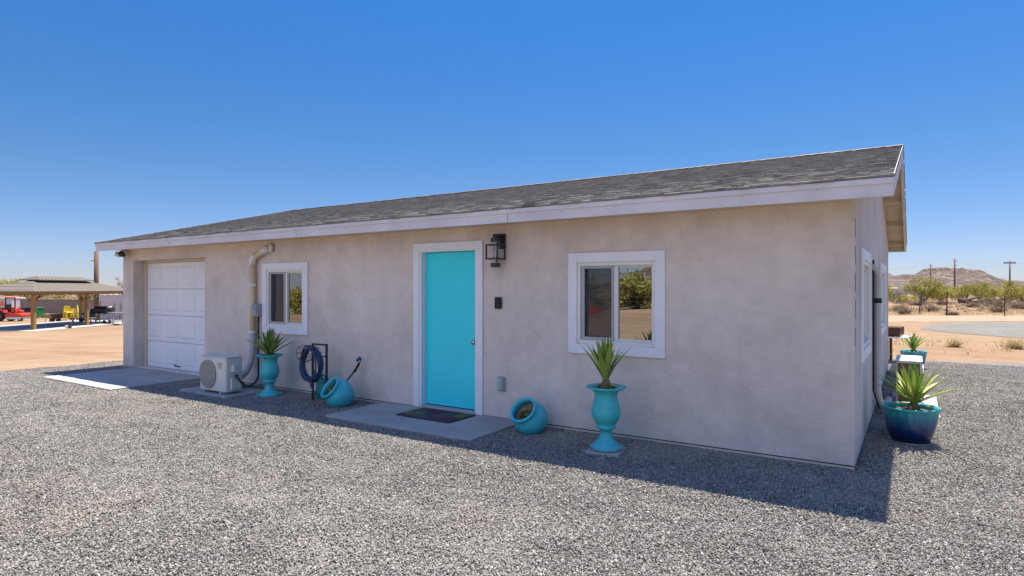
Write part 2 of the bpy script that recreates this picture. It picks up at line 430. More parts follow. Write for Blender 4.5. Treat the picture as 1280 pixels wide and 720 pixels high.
for k in range(90): edge.append((GX0+(GX1-GX0)*k/90, GY1+wob(50+k*.3)+ .35*max(0,(GX0+(GX1-GX0)*k/90))*.5))
edge+= [(GX1,GY1+2.2),(GX1,GY0)]
sheet('gravel_bed', list(reversed(edge)), .004, MAT['gravel_bed'])
dp=[(1150,411.5),(1157,407.5),(1170,405),(1195,403.4),(1240,402.6),(1300,402.4),(1380,403),(1380,427),(1290,423),(1250,420.8),(1215,418),(1180,415)]
def far_gravel():
    m,nt,p=new_mat('driveway_gravel'); v=coords(nt)
    n=noise_tex(nt,28,4,.75,v); n2=noise_tex(nt,.8,5,.65,v)
    c=mixc(nt,.6,ramp(nt,[(.35,(.12,.115,.10)),(.5,(.20,.19,.17)),(.68,(.30,.285,.25))],n.outputs[0]).outputs[0],ramp(nt,[(.35,(.7,.68,.62)),(.65,(1,1,1))],n2.outputs[0]).outputs[0],'MULTIPLY')
    nt.links.new(c,p.inputs['Base Color']); p.inputs['Roughness'].default_value=1; p.inputs['Specular IOR Level'].default_value=.1; bump(nt,p,n.outputs[0],.8,.03); return m
sheet('gravel_driveway', [along(u,772*1.6/(v-360.5)) for u,v in dp], .006, far_gravel())
rp=[(1105,402.5),(1150,401.5),(1290,400.5),(1400,400),(1400,394),(1290,394.5),(1180,395),(1105,396)]
def dirt_track():
    m,nt,p=new_mat('pale_dirt'); v=coords(nt); n=noise_tex(nt,1.1,5,.65,v)
    nt.links.new(ramp(nt,[(.3,(.25,.168,.103)),(.65,(.315,.228,.152))],n.outputs[0]).outputs[0],p.inputs['Base Color']); p.inputs['Roughness'].default_value=1
    return m
rp=[(1100+8*k,402.4+.9*noise.noise(Vector((k*.5,1,1)))-.05*k) for k in range(42)]+[(1436-8*k,394.6+.5*noise.noise(Vector((k*.6,5,1)))) for k in range(42)]
sheet('dirt_road', [along(u,772*1.6/(v-360.5)) for u,v in rp], .002, dirt_track())

# crushed stone over the bed: stone clusters scattered by geometry nodes
def gravel():
    K=10; CR=.17
    vs=[];fs=[];var=[];tint=[]
    t=(1+5**.5)/2
    ico=[Vector(p).normalized() for p in [(-1,t,0),(1,t,0),(-1,-t,0),(1,-t,0),(0,-1,t),(0,1,t),(0,-1,-t),(0,1,-t),(t,0,-1),(t,0,1),(-t,0,-1),(-t,0,1)]]
    icf=[(0,11,5),(0,5,1),(0,1,7),(0,7,10),(0,10,11),(1,5,9),(5,11,4),(11,10,2),(10,7,6),(7,1,8),(3,9,4),(3,4,2),(3,2,6),(3,6,8),(3,8,9),(4,9,5),(2,4,11),(6,2,10),(8,6,7),(9,8,1)]
    g=random.Random(3)
    for k in range(K):
        for q in range(400):
            r=CR*math.sqrt(g.random())*(1+.25*g.random()); a=g.random()*6.283
            s=g.choice([.0045,.005,.006,.0065,.007,.0075,.0085,.0115])*g.uniform(.85,1.15)
            c=Vector((r*math.cos(a),r*math.sin(a),g.uniform(.002,.018)))
            M=Euler((g.random()*6.28,g.random()*6.28,g.random()*6.28)).to_matrix()
            sc=Vector((1,g.uniform(.6,1),g.uniform(.45,.85)))
            b=len(vs); tt=min(1,max(0,g.gauss(.5,.24)))
            for p in ico:
                p=p*g.uniform(.72,1.2); p=Vector((p.x*sc.x,p.y*sc.y,p.z*sc.z))*s
                vs.append(c+M@p); var.append(k)
            for f in icf: fs.append([i+b for i in f]); tint.append(tt)
    # where the clusters lie
    sp=.185
    holes=[(-12.9,0,0.0,8.2),(-12.35,-9.98,-1.5,0),(-5.6,-3.4,-1.02,0)]
    ny=int((GY1+2-GY0)/sp); nx=int((GX1-GX0)/sp)
    for j in range(ny):
        for i in range(nx):
            x=GX0+(i+(j%2)*.5)*sp+g.uniform(-.07,.07); y=GY0+j*sp*.9+g.uniform(-.07,.07)
            if any(a+.05<x<b-.05 and c+.05<y<d-.05 for a,b,c,d in holes): continue
            if y>10.45+.175*max(0,x)+.25*noise.noise(Vector((x*.8,y,2))): continue
            if x<GX0+.1*noise.noise(Vector((y,1,2))): continue
            dx,dy=x-CAM.x,y-CAM.y
            ahead=-.546*dx+.838*dy; right=.838*dx+.546*dy
            if ahead<1.2 or abs(right)>ahead*1.15+2.2: continue
            n=noise.fractal(Vector((x*.55,y*.55,7)),1,2,4)
            if n>.42 and g.random()<.45: continue
            vs.append(Vector((x,y,.006))); var.append(-1)
    me=bpy.data.meshes.new('gravel'); me.from_pydata([tuple(v) for v in vs],[],fs); me.materials.append(MAT['pebbles'])
    at=me.attributes.new('tint','FLOAT','FACE'); at.data.foreach_set('value',tint)
    at=me.attributes.new('var','INT','POINT'); at.data.foreach_set('value',var)
    o=bpy.data.objects.new('gravel',me); COL.objects.link(o)
    tag(o,'loose crushed grey gravel covering the yard around the house','gravel',kind='stuff')
    ng=bpy.data.node_groups.new('scatter_gravel','GeometryNodeTree')
    ng.interface.new_socket('Geometry',in_out='INPUT',socket_type='NodeSocketGeometry'); ng.interface.new_socket('Geometry',in_out='OUTPUT',socket_type='NodeSocketGeometry')
    N=ng.nodes; L=ng.links
    gi=N.new('NodeGroupInput'); go=N.new('NodeGroupOutput')
    at=N.new('GeometryNodeInputNamedAttribute'); at.data_type='INT'; at.inputs['Name'].default_value='var'
    def sel(k):
        c=N.new('FunctionNodeCompare'); c.data_type='INT'; c.operation='EQUAL'
        i=[s for s in c.inputs if s.type=='INT']; L.new(at.outputs[0],i[0]); i[1].default_value=k
        s=N.new('GeometryNodeSeparateGeometry'); s.domain='POINT'; L.new(gi.outputs[0],s.inputs[0]); L.new(c.outputs[0],s.inputs[1]); return s.outputs[0]
    jn=N.new('GeometryNodeJoinGeometry')
    for k in range(K):
        ti=N.new('GeometryNodeGeometryToInstance'); L.new(sel(k),ti.inputs[0]); L.new(ti.outputs[0],jn.inputs[0])
    ip=N.new('GeometryNodeInstanceOnPoints'); L.new(sel(-1),ip.inputs['Points']); L.new(jn.outputs[0],ip.inputs['Instance']); ip.inputs['Pick Instance'].default_value=True
    ri=N.new('FunctionNodeRandomValue'); ri.data_type='INT'
    ii=[s for s in ri.inputs if s.type=='INT' and s.name in('Min','Max')]; ii[0].default_value=0; ii[1].default_value=K-1
    L.new([s for s in ri.outputs if s.type=='INT'][0],ip.inputs['Instance Index'])
    rv=N.new('FunctionNodeRandomValue'); rv.data_type='FLOAT_VECTOR'
    vv=[s for s in rv.inputs if s.type=='VECTOR']; vv[0].default_value=(0,0,0); vv[1].default_value=(0,0,6.283)
    e2=N.new('FunctionNodeEulerToRotation'); L.new([s for s in rv.outputs if s.type=='VECTOR'][0],e2.inputs[0]); L.new(e2.outputs[0],ip.inputs['Rotation'])
    L.new(ip.outputs[0],go.inputs[0])
    md=o.modifiers.new('scatter','NODES'); md.node_group=ng
gravel()

# concrete flatwork
def slab(name, x0,x1,y0,y1,h, mat='concrete', z0=-.05):
    mb=MB(); mb.rbox(x0,x1,y0,y1,z0,h,.012); o=mb.build(name,MAT[mat]); o['kind']='structure'; return o
slab('garage_apron',-12.42,-9.95,-1.545,-.003,.045)
slab('garage_floor',-12.49,-10.0,.0,.5,.043)
slab('doorstep_slab',-5.62,-3.38,-1.05,-.004,.05)
tag(slab('condenser_pad',-9.05,-7.80,-.98,-.30,.05),None,None)
slab('condenser_pad',.16,.70,2.9,4.7,.05)

# ------------------------------------------------------------------ the house
HX0,HY1=-12.9,8.2
SL=1.1/4.5
def roof_z(y): return 2.5+SL*((y+.4) if y<4.1 else (8.6-y))
house=empty('stucco_house',(0,0,0),0,'long single storey house of taupe stucco with grey shingle gable roof','house')
def wall_front():
    mb=MB(); ops=[(-12.49,-10.0,.02,2.148),(-8.24,-7.34,1.0,1.9),(-5.02,-4.06,.06,2.11),(-2.69,-1.80,1.0,1.88)]
    T=.2; z0,z1=.05,2.49
    xs=sorted({HX0,0.}|{v for o in ops for v in o[:2]}); zs=sorted({z0,z1}|{v for o in ops for v in o[2:]})
    for i in range(len(xs)-1):
        for j in range(len(zs)-1):
            a,b,c,d=xs[i],xs[i+1],zs[j],zs[j+1]; cx,cz=(a+b)/2,(c+d)/2
            if any(o[0]<cx<o[1] and o[2]<cz<o[3] for o in ops): continue
            mb.quad((a,0,c),(b,0,c),(b,0,d),(a,0,d)); mb.quad((a,T,c),(a,T,d),(b,T,d),(b,T,c))
    for k,(a,b,c,d) in enumerate(ops):
        t=.26 if k==0 else T
        mb.quad((a,0,c),(a,0,d),(a,t,d),(a,t,c)); mb.quad((b,0,c),(b,t,c),(b,t,d),(b,0,d))
        mb.quad((a,0,d),(b,0,d),(b,t,d),(a,t,d)); 
        if k not in(0,2): mb.quad((a,0,c),(a,t,c),(b,t,c),(b,0,c))
    mb.quad((HX0,0,z0),(HX0,T,z0),(0,T,z0),(0,0,z0))
    # end wall with its gable
    ops=[(.77,1.91,1.0,1.88),(4.71,6.29,1.0,1.88)]
    ys=sorted({0.,HY1,4.1}|{v for o in ops for v in o[:2]}); zs=sorted({z0,2.35}|{v for o in ops for v in o[2:]})
    for X,out in ((0,1),(HX0,-1)):
        oo=ops if X==0 else []
        for i in range(len(ys)-1):
            a,b=ys[i],ys[i+1]
            for j in range(len(zs)-1):
                c,d=zs[j],zs[j+1]
                if any(o[0]<(a+b)/2<o[1] and o[2]<(c+d)/2<o[3] for o in oo): continue
                q=[(X,a,c),(X,b,c),(X,b,d),(X,a,d)]; 
                if out<0: q.reverse()
                mb.quad(*q)
            q=[(X,a,2.35),(X,b,2.35),(X,b,roof_z(b)-.09),(X,a,roof_z(a)-.09)]
            if out<0: q.reverse()
            mb.quad(*q)
        for a,b,c,d in oo:
            t=X-.2
            mb.quad((X,a,c),(t,a,c),(t,a,d),(X,a,d)); mb.quad((X,b,c),(X,b,d),(t,b,d),(t,b,c))
            mb.quad((X,a,d),(t,a,d),(t,b,d),(X,b,d)); mb.quad((X,a,c),(X,b,c),(t,b,c),(t,a,c))
    # rear wall
    mb.quad((0,HY1,z0),(HX0,HY1,z0),(HX0,HY1,2.49),(0,HY1,2.49))
    mb.build('wall',MAT['stucco'],house)
    f=MB(); f.box(HX0+.004,-.004,.006,.12,-.1,.0495); f.box(-.14,-.006,.12,HY1-.02,-.1,.0495); f.box(HX0+.022,HX0+.14,.12,HY1-.02,-.1,.0175)
    f.build('footing',MAT['footing'],house)
    for a,b in ((HX0,-12.495),(-9.995,-5.105),(-3.975,0)):
        f=MB(); f.box(a,b,-.005,-.0005,.043,.052); f.build('weep_screed',MAT['dark'],house)
    s=MB()
    for k in range(5):
        z=2.215-k*.24
        s.box(.0005,.003,.055,.072,z-.165,z)
    s.build('weep_slot',MAT['dark'],house)
    b=MB(); b.box(HX0+.21,-.21,3.4,3.45,.06,2.4); b.box(HX0+.21,-.21,.21,3.4,.04,.055); b.box(-9.3,-9.25,.21,3.4,.06,2.4)
    b.build('room_partition',MAT['palewall'],house)
wall_front()

def roof():
    X0,X1=-13.13,.30
    mb=MB()
    n=Vector((0,-SL,1)).normalized()
    # deck
    def slope_prism(y0,y1,t0,t1,x0,x1,m):
        m.add([(x0,y0,roof_z(y0)+t0),(x1,y0,roof_z(y0)+t0),(x1,y1,roof_z(y1)+t0),(x0,y1,roof_z(y1)+t0),
               (x0,y0,roof_z(y0)+t1),(x1,y0,roof_z(y0)+t1),(x1,y1,roof_z(y1)+t1),(x0,y1,roof_z(y1)+t1)],
              [(3,2,1,0),(4,5,6,7),(0,1,5,4),(1,2,6,5),(2,3,7,6),(3,0,4,7)])
    dk=MB(); slope_prism(-.36,4.1,-.035,-.016,X0+.03,X1-.03,dk); slope_prism(4.1,8.56,-.035,-.016,X0+.03,X1-.03,dk)
    deck=dk.build('roof_deck',MAT['soffit'],house)
    # shingle courses, every tab its own width, thickness and tone
    g=random.Random(11)
    def course(yb,yt,back=False):
        x=X0-g.uniform(0,.2)
        while x<X1:
            w=g.uniform(.06,.18); a,b=max(x,X0-.01),min(x+w,X1+.012)
            if b-a>.01:
                h=g.choice([.008,.009,.010,.013])
                jag=g.uniform(-.012,.012)
                mb.tint=min(1,max(0,g.gauss(.5,.2)))
                if not back:
                    y0=yb+jag; y1=yt+.03
                    z0=roof_z(y0)-.012; z1=roof_z(y1)-.012
                    mb.add([(a,y0,z0),(b,y0,z0),(b,y1,z1),(a,y1,z1),(a,y0,z0+.01+h),(b,y0,z0+.01+h),(b,y1,z1+.007),(a,y1,z1+.007)],
                       [(4,5,6,7),(0,1,5,4),(1,2,6,5),(3,0,4,7)])
                else:
                    y0=yb-jag; y1=yt-.03
                    z0=roof_z(y0)-.012; z1=roof_z(y1)-.012
                    mb.add([(b,y0,z0),(a,y0,z0),(a,y1,z1),(b,y1,z1),(b,y0,z0+.01+h),(a,y0,z0+.01+h),(a,y1,z1+.007),(b,y1,z1+.007)],
                       [(4,5,6,7),(0,1,5,4),(1,2,6,5),(3,0,4,7)])
            x+=w
    y=-.42
    while y<4.07:
        course(y,min(y+.14,4.1)); y+=.14
    y=8.62
    while y>4.13:
        course(y,max(y-.14,4.1),True); y-=.14
    # ridge caps
    x=X0
    while x<X1-.02:
        mb.tint=g.uniform(.2,.8); x1=min(x+.21,X1+.01); dz=g.uniform(0,.006)
        z=3.6+.008; e=.15
        mb.add([(x,4.1-e,z-e*SL+dz),(x1,4.1-e,z-e*SL+.012),(x1,4.1,z+.014),(x,4.1,z+.006+dz),(x,4.1+e,z-e*SL+dz),(x1,4.1+e,z-e*SL+.012)],[(0,1,2,3),(3,2,5,4)])
        x+=.14
    mb.build('roof_shingles',MAT['shingle'],house)
    # fascia boards on the front eave (butt jointed), drip edge over them
    xs=[X0,-10.42,-7.0,-3.36,X1]
    for a,b in zip(xs[:-1],xs[1:]):
        f=MB(); f.box(a+.004,b-.004,-.40,-.365,2.335,2.468); 
        f.mi=1; xx=a+.05
        while xx<b-.04:
            for zz in (2.365,2.42): f.bar((xx+g.uniform(-.01,.01),-.4008,zz),(xx,-.399,zz),.0045,7)
            xx+=.61
        f.build('fascia_board',[MAT['fascia'],MAT['greyframe']],house)
    dr=MB(); dr.box(X0-.004,X1+.004,-.412,-.40,2.435,2.485); dr.box(X0-.004,X1+.004,-.412,-.3,2.481,2.485)
    dr.build('drip_edge',MAT['fascia'],house)
    f=MB(); f.box(X0,X1,8.565,8.6,2.335,2.468); f.build('fascia_board',MAT['cream'],house,bevel=.003)
    # rake boards
    for x,w in ((X1-.035,.035),(X0,.035)):
        for y0,y1 in ((-.364,4.1),(4.1,8.564)):
            r=MB(); slope_prism(y0,y1,-.17,-.037,x,x+w,r); r.build('rake_board',MAT['fascia'] if y0<4 else MAT['cream'],house)
        r=MB(); 
        for y0,y1 in ((-.41,4.1),(4.1,8.61)): slope_prism(y0,y1,-.06,.012,x+w if x>-1 else x-.004,x+w+.004 if x>-1 else x,r)
        r.build('rake_flashing',MAT['fascia'],house)
    # lookouts under the rake
    for x0,x1 in ((.003,X1-.036),(X0+.036,HX0-.003)):
        for y in (-.2,1.05,2.3,3.55,4.75,5.95,7.15,8.3):
            l=MB(); slope_prism(y,y+.038,-.125,-.036,x0,x1,l); l.build('lookout',MAT['soffit'],house)
    # eave underside
    s=MB(); s.box(HX0,-.001,-.364,-.002,2.36,2.37); s.build('eave_soffit',MAT['soffit'],house)
    s=MB(); s.box(HX0,-.001,HY1+.002,8.564,2.36,2.37); s.build('eave_soffit',MAT['soffit'],house)
roof()

def garage():
    d=MB(); x0,x1=-12.42,-10.05; yb=.235; H=2.10; z0=.055
    rh=(H-z0)/4
    for r in range(4):
        za,zb=z0+r*rh+.003,z0+(r+1)*rh-.003
        d.box(x0,x1,yb,yb+.04,za,zb)
    door=d.build('garage_door',MAT['garage'],house,bevel=.004)
    pw=(x1-x0)/4
    for r in range(4):
        for c in range(4):
            p=MB(); a=x0+c*pw+.075; b=x0+(c+1)*pw-.075; za=z0+r*rh+.085; zb=z0+(r+1)*rh-.085
            # pressed panel: groove, then raised field
            y=yb
            p.add([(a,y-.001,za),(b,y-.001,za),(b,y-.001,zb),(a,y-.001,zb),
                   (a+.02,y-.013,za+.02),(b-.02,y-.013,za+.02),(b-.02,y-.013,zb-.02),(a+.02,y-.013,zb-.02)],
                  [(4,5,6,7),(0,1,5,4),(1,2,6,5),(2,3,7,6),(3,0,4,7)])
            p.build('door_panel',MAT['garage'],door)
    h=MB(); h.tube([(-11.36,yb,.13),(-11.36,yb-.045,.13),(-11.22,yb-.045,.12),(-11.22,yb,.12)],.009,8); h.build('handle',MAT['black'],door)
    s=MB(); s.box(x0,x1,yb-.002,yb+.04,.044,.054); s.build('weather_seal',MAT['rubber'],door)
    f=MB(); f.box(-12.489,-12.42,.20,.255,.044,2.147); f.box(-10.05,-10.001,.20,.255,.044,2.147); f.box(-12.42,-10.05,.20,.255,2.10,2.147)
    f.build('garage_frame',MAT['cream'],house,bevel=.003)
garage()

def entry_door():
    t=MB(); t.box(-5.10,-5.005,-.028,-.002,.052,2.187); t.box(-4.075,-3.98,-.028,-.002,.052,2.187); t.box(-5.005,-4.075,-.028,-.002,2.095,2.187)
    j=MB(); j.box(-5.018,-4.972,-.012,.16,.056,2.108); j.box(-4.10,-4.062,-.012,.16,.056,2.108); j.box(-4.972,-4.10,-.012,.16,2.072,2.108)
    l=MB(); l.box(-4.968,-4.104,.075,.12,.085,2.068); door=l.build('entry_door',MAT['door'],house,bevel=.003)
    t.build('door_trim',MAT['trim'],door,bevel=.003); j.build('door_jamb',MAT['trim'],door,bevel=.002)
    s=MB(); s.box(-4.972,-4.10,-.03,.16,.0505,.075); s.build('threshold',MAT['greyframe'],door,bevel=.004)
    b=MB(); b.box(-4.966,-4.106,.07,.12,.076,.0845); b.build('door_sweep',MAT['rubber'],door)
    k=MB(); k.smooth=True; M=Matrix.Translation((-4.155,.075,.93))@Matrix.Rotation(R(90),4,'X')
    k.lathe([(.0,0),(.032,0),(.032,.008),(.013,.012),(.012,.03),(.026,.038),(.030,.052),(.024,.064),(.0,.067)],20,M); k.build('door_knob',MAT['steel'],door)
entry_door()

def window(x0,x1,z0,z1,side=False,opw=.11):
    "trim-framed slider. Built on the front wall plane; side windows are turned onto the end wall"
    M=Matrix.Identity(4) if not side else Matrix.Rotation(R(90),4,'Z')
    def mk(): return MB()
    a,b,c,d=x0+opw,x1-opw,z0+opw,z1-opw
    w=MB()
    w.box(a-.004,a+.035,-.012,.075,c,d,M); w.box(b-.035,b+.004,-.012,.075,c,d,M)
    w.box(a+.035,b-.035,-.012,.075,d-.035,d+.004,M); w.box(a+.035,b-.035,-.012,.075,c-.004,c+.04,M)
    mid=(a+b)/2
    win=w.build('window',MAT['vinyl'],house,bevel=.003)
    t=MB(); t.box(x0,a-.004,-.026,-.002,z0,z1,M); t.box(b+.004,x1,-.026,-.002,z0,z1,M); t.box(a-.004,b+.004,-.026,-.002,d+.004,z1,M); t.box(a-.004,b+.004,-.026,-.002,z0,c-.004,M)
    t.build('trim',MAT['trim'],win,bevel=.003)
    s=MB(); s.box(mid-.022,mid+.022,.018,.062,c+.04,d-.035,M); s.box(mid+.022,b-.035,.03,.06,c+.04,c+.065,M); s.box(mid+.022,b-.035,.03,.06,d-.055,d-.035,M)
    s.box(b-.05,b-.035,.03,.06,c+.065,d-.055,M); s.build('sash',MAT['vinyl'],win,bevel=.002)
    p=MB(); p.box(mid+.02,b-.05,.044,.048,c+.06,d-.05,M); p.build('pane',MAT['glass'],win)
    p=MB(); p.box(a+.04,mid-.02,.054,.058,c+.06,d-.05,M); p.build('pane',MAT['glass'],win)
    q=MB(); e0,e1=a+.037,mid-.0225
    q.box(e0,e0+.04,.006,.02,c+.042,d-.037,M); q.box(e1-.022,e1,.006,.02,c+.042,d-.037,M); q.box(e0+.04,e1-.022,.006,.02,c+.042,c+.075,M); q.box(e0+.04,e1-.022,.006,.02,d-.062,d-.037,M)
    q.build('screen_frame',MAT['greyframe'],win)
    q=MB(); q.box(e0+.04,e1-.022,.012,.014,c+.075,d-.062,M); q.build('insect_screen',MAT['screen'],win)
    bl=MB(); z=c+.05
    while z<d-.06:
        Ms=M@Matrix.Translation((0,.095,z))@Matrix.Rotation(R(8),4,'X')
        bl.box(a+.03,b-.03,-.024,.024,-.0015,.0015,Ms); z+=.052
    bl.box(a+.025,b-.025,.078,.13,d-.05,d-.01,M)
    for xx in (a+.15,mid+.13,b-.1): bl.box(xx-.0015,xx+.0015,.0685,.0705,c+.04,d-.03,M)
    bl.build('blind',MAT['white'],win)
    return win
window(-8.34,-7.23,.89,2.0)
window(-2.80,-1.69,.885,1.99)
window(.66,2.02,.885,1.99,True); window(4.6,6.4,.885,1.99,True)

# ------------------------------------------------------------------ fixed to the house wall
def lantern():
    t=empty('wall_lantern',(-3.70,0,1.85),0,'black cage wall lantern right of the turquoise door','lamp')
    m=MB(); m.rbox(-.055,.055,-.025,-.001,.22,.40,.006); m.build('back_plate',MAT['black'],t)
    m=MB(); m.box(-.05,.03,-.135,-.026,.365,.395); m.box(-.03,-.01,-.125,-.105,.345,.365); m.build('arm',MAT['black'],t,bevel=.003)
    c=Vector((-.02,-.115,0))
    Mt=Matrix.Translation(c); m=MB(); m.smooth=False
    m.lathe([(0,.36),(.035,.36),(.04,.345),(.06,.345),(.06,.30),(.0,.30)],20,Mt); m.build('cap',MAT['black'],t)
    m=MB(); m.lathe([(0,.0),(.045,.0),(.06,.012),(.06,.05),(0,.05)],20,Mt); m.build('base_cup',MAT['black'],t)
    m=MB(); m.smooth=True; m.lathe([(.044,.05),(.044,.30)],24,Mt); m.build('glass_tube',MAT['lampglass'],t)
    m=MB(); m.smooth=True; m.lathe([(0,.06),(.012,.06),(.012,.11),(.02,.13),(.025,.16),(.018,.19),(0,.20)],14,Mt); m.build('bulb',MAT['bulb'],t)
    m=MB(); s=.078; r=.0075
    for z in (.10,.265):
        for a,b in (((-s,-s),(s,-s)),((s,-s),(s,s)),((s,s),(-s,s)),((-s,s),(-s,-s))):
            m.box(c.x+min(a[0],b[0])-r,c.x+max(a[0],b[0])+r,c.y+min(a[1],b[1])-r,c.y+max(a[1],b[1])+r,z-r,z+r)
    for sx in(-s,s):
        for sy in(-s,s): m.box(c.x+sx-r,c.x+sx+r,c.y+sy-r,c.y+sy+r,.105,.26)
    m.box(c.x+.05,c.x+.06,c.y-.055,c.y-.045,.051,.299)
    m.build('cage',MAT['black'],t)
lantern()
def doorbell():
    t=empty('doorbell',(-3.75,0,1.355),0,'small black smart lock pad on the wall under the lantern','keypad')
    m=MB(); m.rbox(-.05,.05,-.030,-.001,0,.14,.018); m.build('case',MAT['black'],t,smooth=False)
    m=MB(); m.rbox(-.036,.036,-.034,-.0302,.018,.122,.010); m.build('face',MAT['rubber'],t)
doorbell()
def outlet():
    t=empty('outlet_cover',(-3.705,0,.375),0,'grey weatherproof outlet cover low on the wall right of the door','outlet')
    m=MB(); m.rbox(-.055,.055,-.02,-.001,0,.165,.01); m.build('back_box',MAT['greymetal'],t)
    m=MB(); m.rbox(-.046,.046,-.085,-.0205,.012,.155,.022); m.build('bubble_cover',MAT['saucer'],t)
    m=MB(); m.box(-.02,.02,-.03,-.0205,.03,.13); m.build('receptacle',MAT['greyframe'],t)
outlet()
def flood():
    t=empty('security_light',(-12.72,-.05,2.30),0,'twin-head security floodlight under the left end of the eave','floodlight')
    m=MB(); m.smooth=True; m.lathe([(0,.055),(.06,.055),(.06,.03),(.03,.0),(0,0)],16); m.build('base',MAT['white'],t)
    for sx in(-1,1):
        M=Matrix.Translation((sx*.085,-.09,-.03))@Matrix.Rotation(R(62),4,'X')@Matrix.Rotation(R(sx*25),4,'Y')
        h=MB(); h.smooth=True; h.lathe([(0,-.06),(.035,-.055),(.045,0),(.055,.05),(.05,.053),(0,.05)],16,M); h.build('lamp_head',MAT['white'] if sx<0 else MAT['black'],t)
    m=MB(); m.bar((0,0,.01),(-.07,-.07,-.02),.012); m.bar((0,0,.01),(.07,-.07,-.02),.012); m.rbox(-.03,.03,-.08,-.03,-.075,.0,.008); m.build('sensor',MAT['black'],t)
flood()
def arc_pts(p0,p1,p2,n=8):
    p0,p1,p2=map(Vector,(p0,p1,p2)); return [(1-t)**2*p0+2*t*(1-t)*p1+t*t*p2 for t in [i/n for i in range(n+1)]]
def line_cover():
    t=empty('line_set_pipe',(-8.52,-.07,0),0,'yellowed pipe cover running up the wall to the small window','pipe')
    m=MB(); m.smooth=True; m.tube([(0,0,2.03),(0,0,.62)],.045,14); m.tube([(.05,0,2.10),(.34,0,2.215)],.048,14); m.build('pipe_run',MAT['pipe'],t)
    m=MB(); m.smooth=True; m.tube([(0,0,1.98),(0,0,2.04)]+arc_pts((0,0,2.05),(0,0,2.09),(.09,0,2.125),5),.056,14)
    m.build('elbow',MAT['pipewhite'],t); m=MB(); m.smooth=True
    m.tube([(.24,0,2.176),(.34,0,2.215),(.40,.01,2.235)],.057,14); m.tube([(.40,.01,2.235),(.43,.06,2.24)],[.06,.075],14)
    m.build('elbow',MAT['pipewhite'],t)
    for z in (1.62,1.30,.86):
        m=MB(); m.smooth=True; m.tube([(0,0,z),(0,0,z+.055)],.056,14); m.build('coupling',MAT['pipewhite'],t)
    m=MB(); m.smooth=True
    m.tube([(0,0,.90),(0,0,.60)]+arc_pts((0,0,.60),(0,-.02,.30),(-.02,-.16,.22),6)[1:]+[(.12-.05,-.34,.16)],.05,14)
    # ends beside the condenser
    m.build('elbow',MAT['pipegrey'],t)
    m=MB(); m.smooth=True; m.tube([(.04,-.27,.185),(.08,-.38,.15)],.057,14); m.build('coupling',MAT['pipewhite'],t)
line_cover()
def disconnect():
    t=empty('disconnect_box',(-8.42,0,1.15),0,'grey electrical disconnect box beside the yellowed pipe','electrical box')
    m=MB(); m.rbox(-.075,.075,-.11,-.001,0,.20,.006); b=m.build('box',MAT['greymetal'],t)
    m=MB(); m.rbox(-.06,.06,-.122,-.1105,.01,.19,.005); m.box(-.03,.03,-.135,-.1225,.11,.15); m.build('cover',MAT['greymetal'],t)
    m=MB(); m.smooth=True; m.tube([(.03,-.05,-.002),(.03,-.05,-.30),(.025,-.05,-.9)]+arc_pts((.025,-.05,-.95),(.0,-.07,-1.12),(.12,-.40,-1.10),8)+[(.22,-.55,-.98)],.014,8); m.build('whip_cable',MAT['rubber'],t)
disconnect()

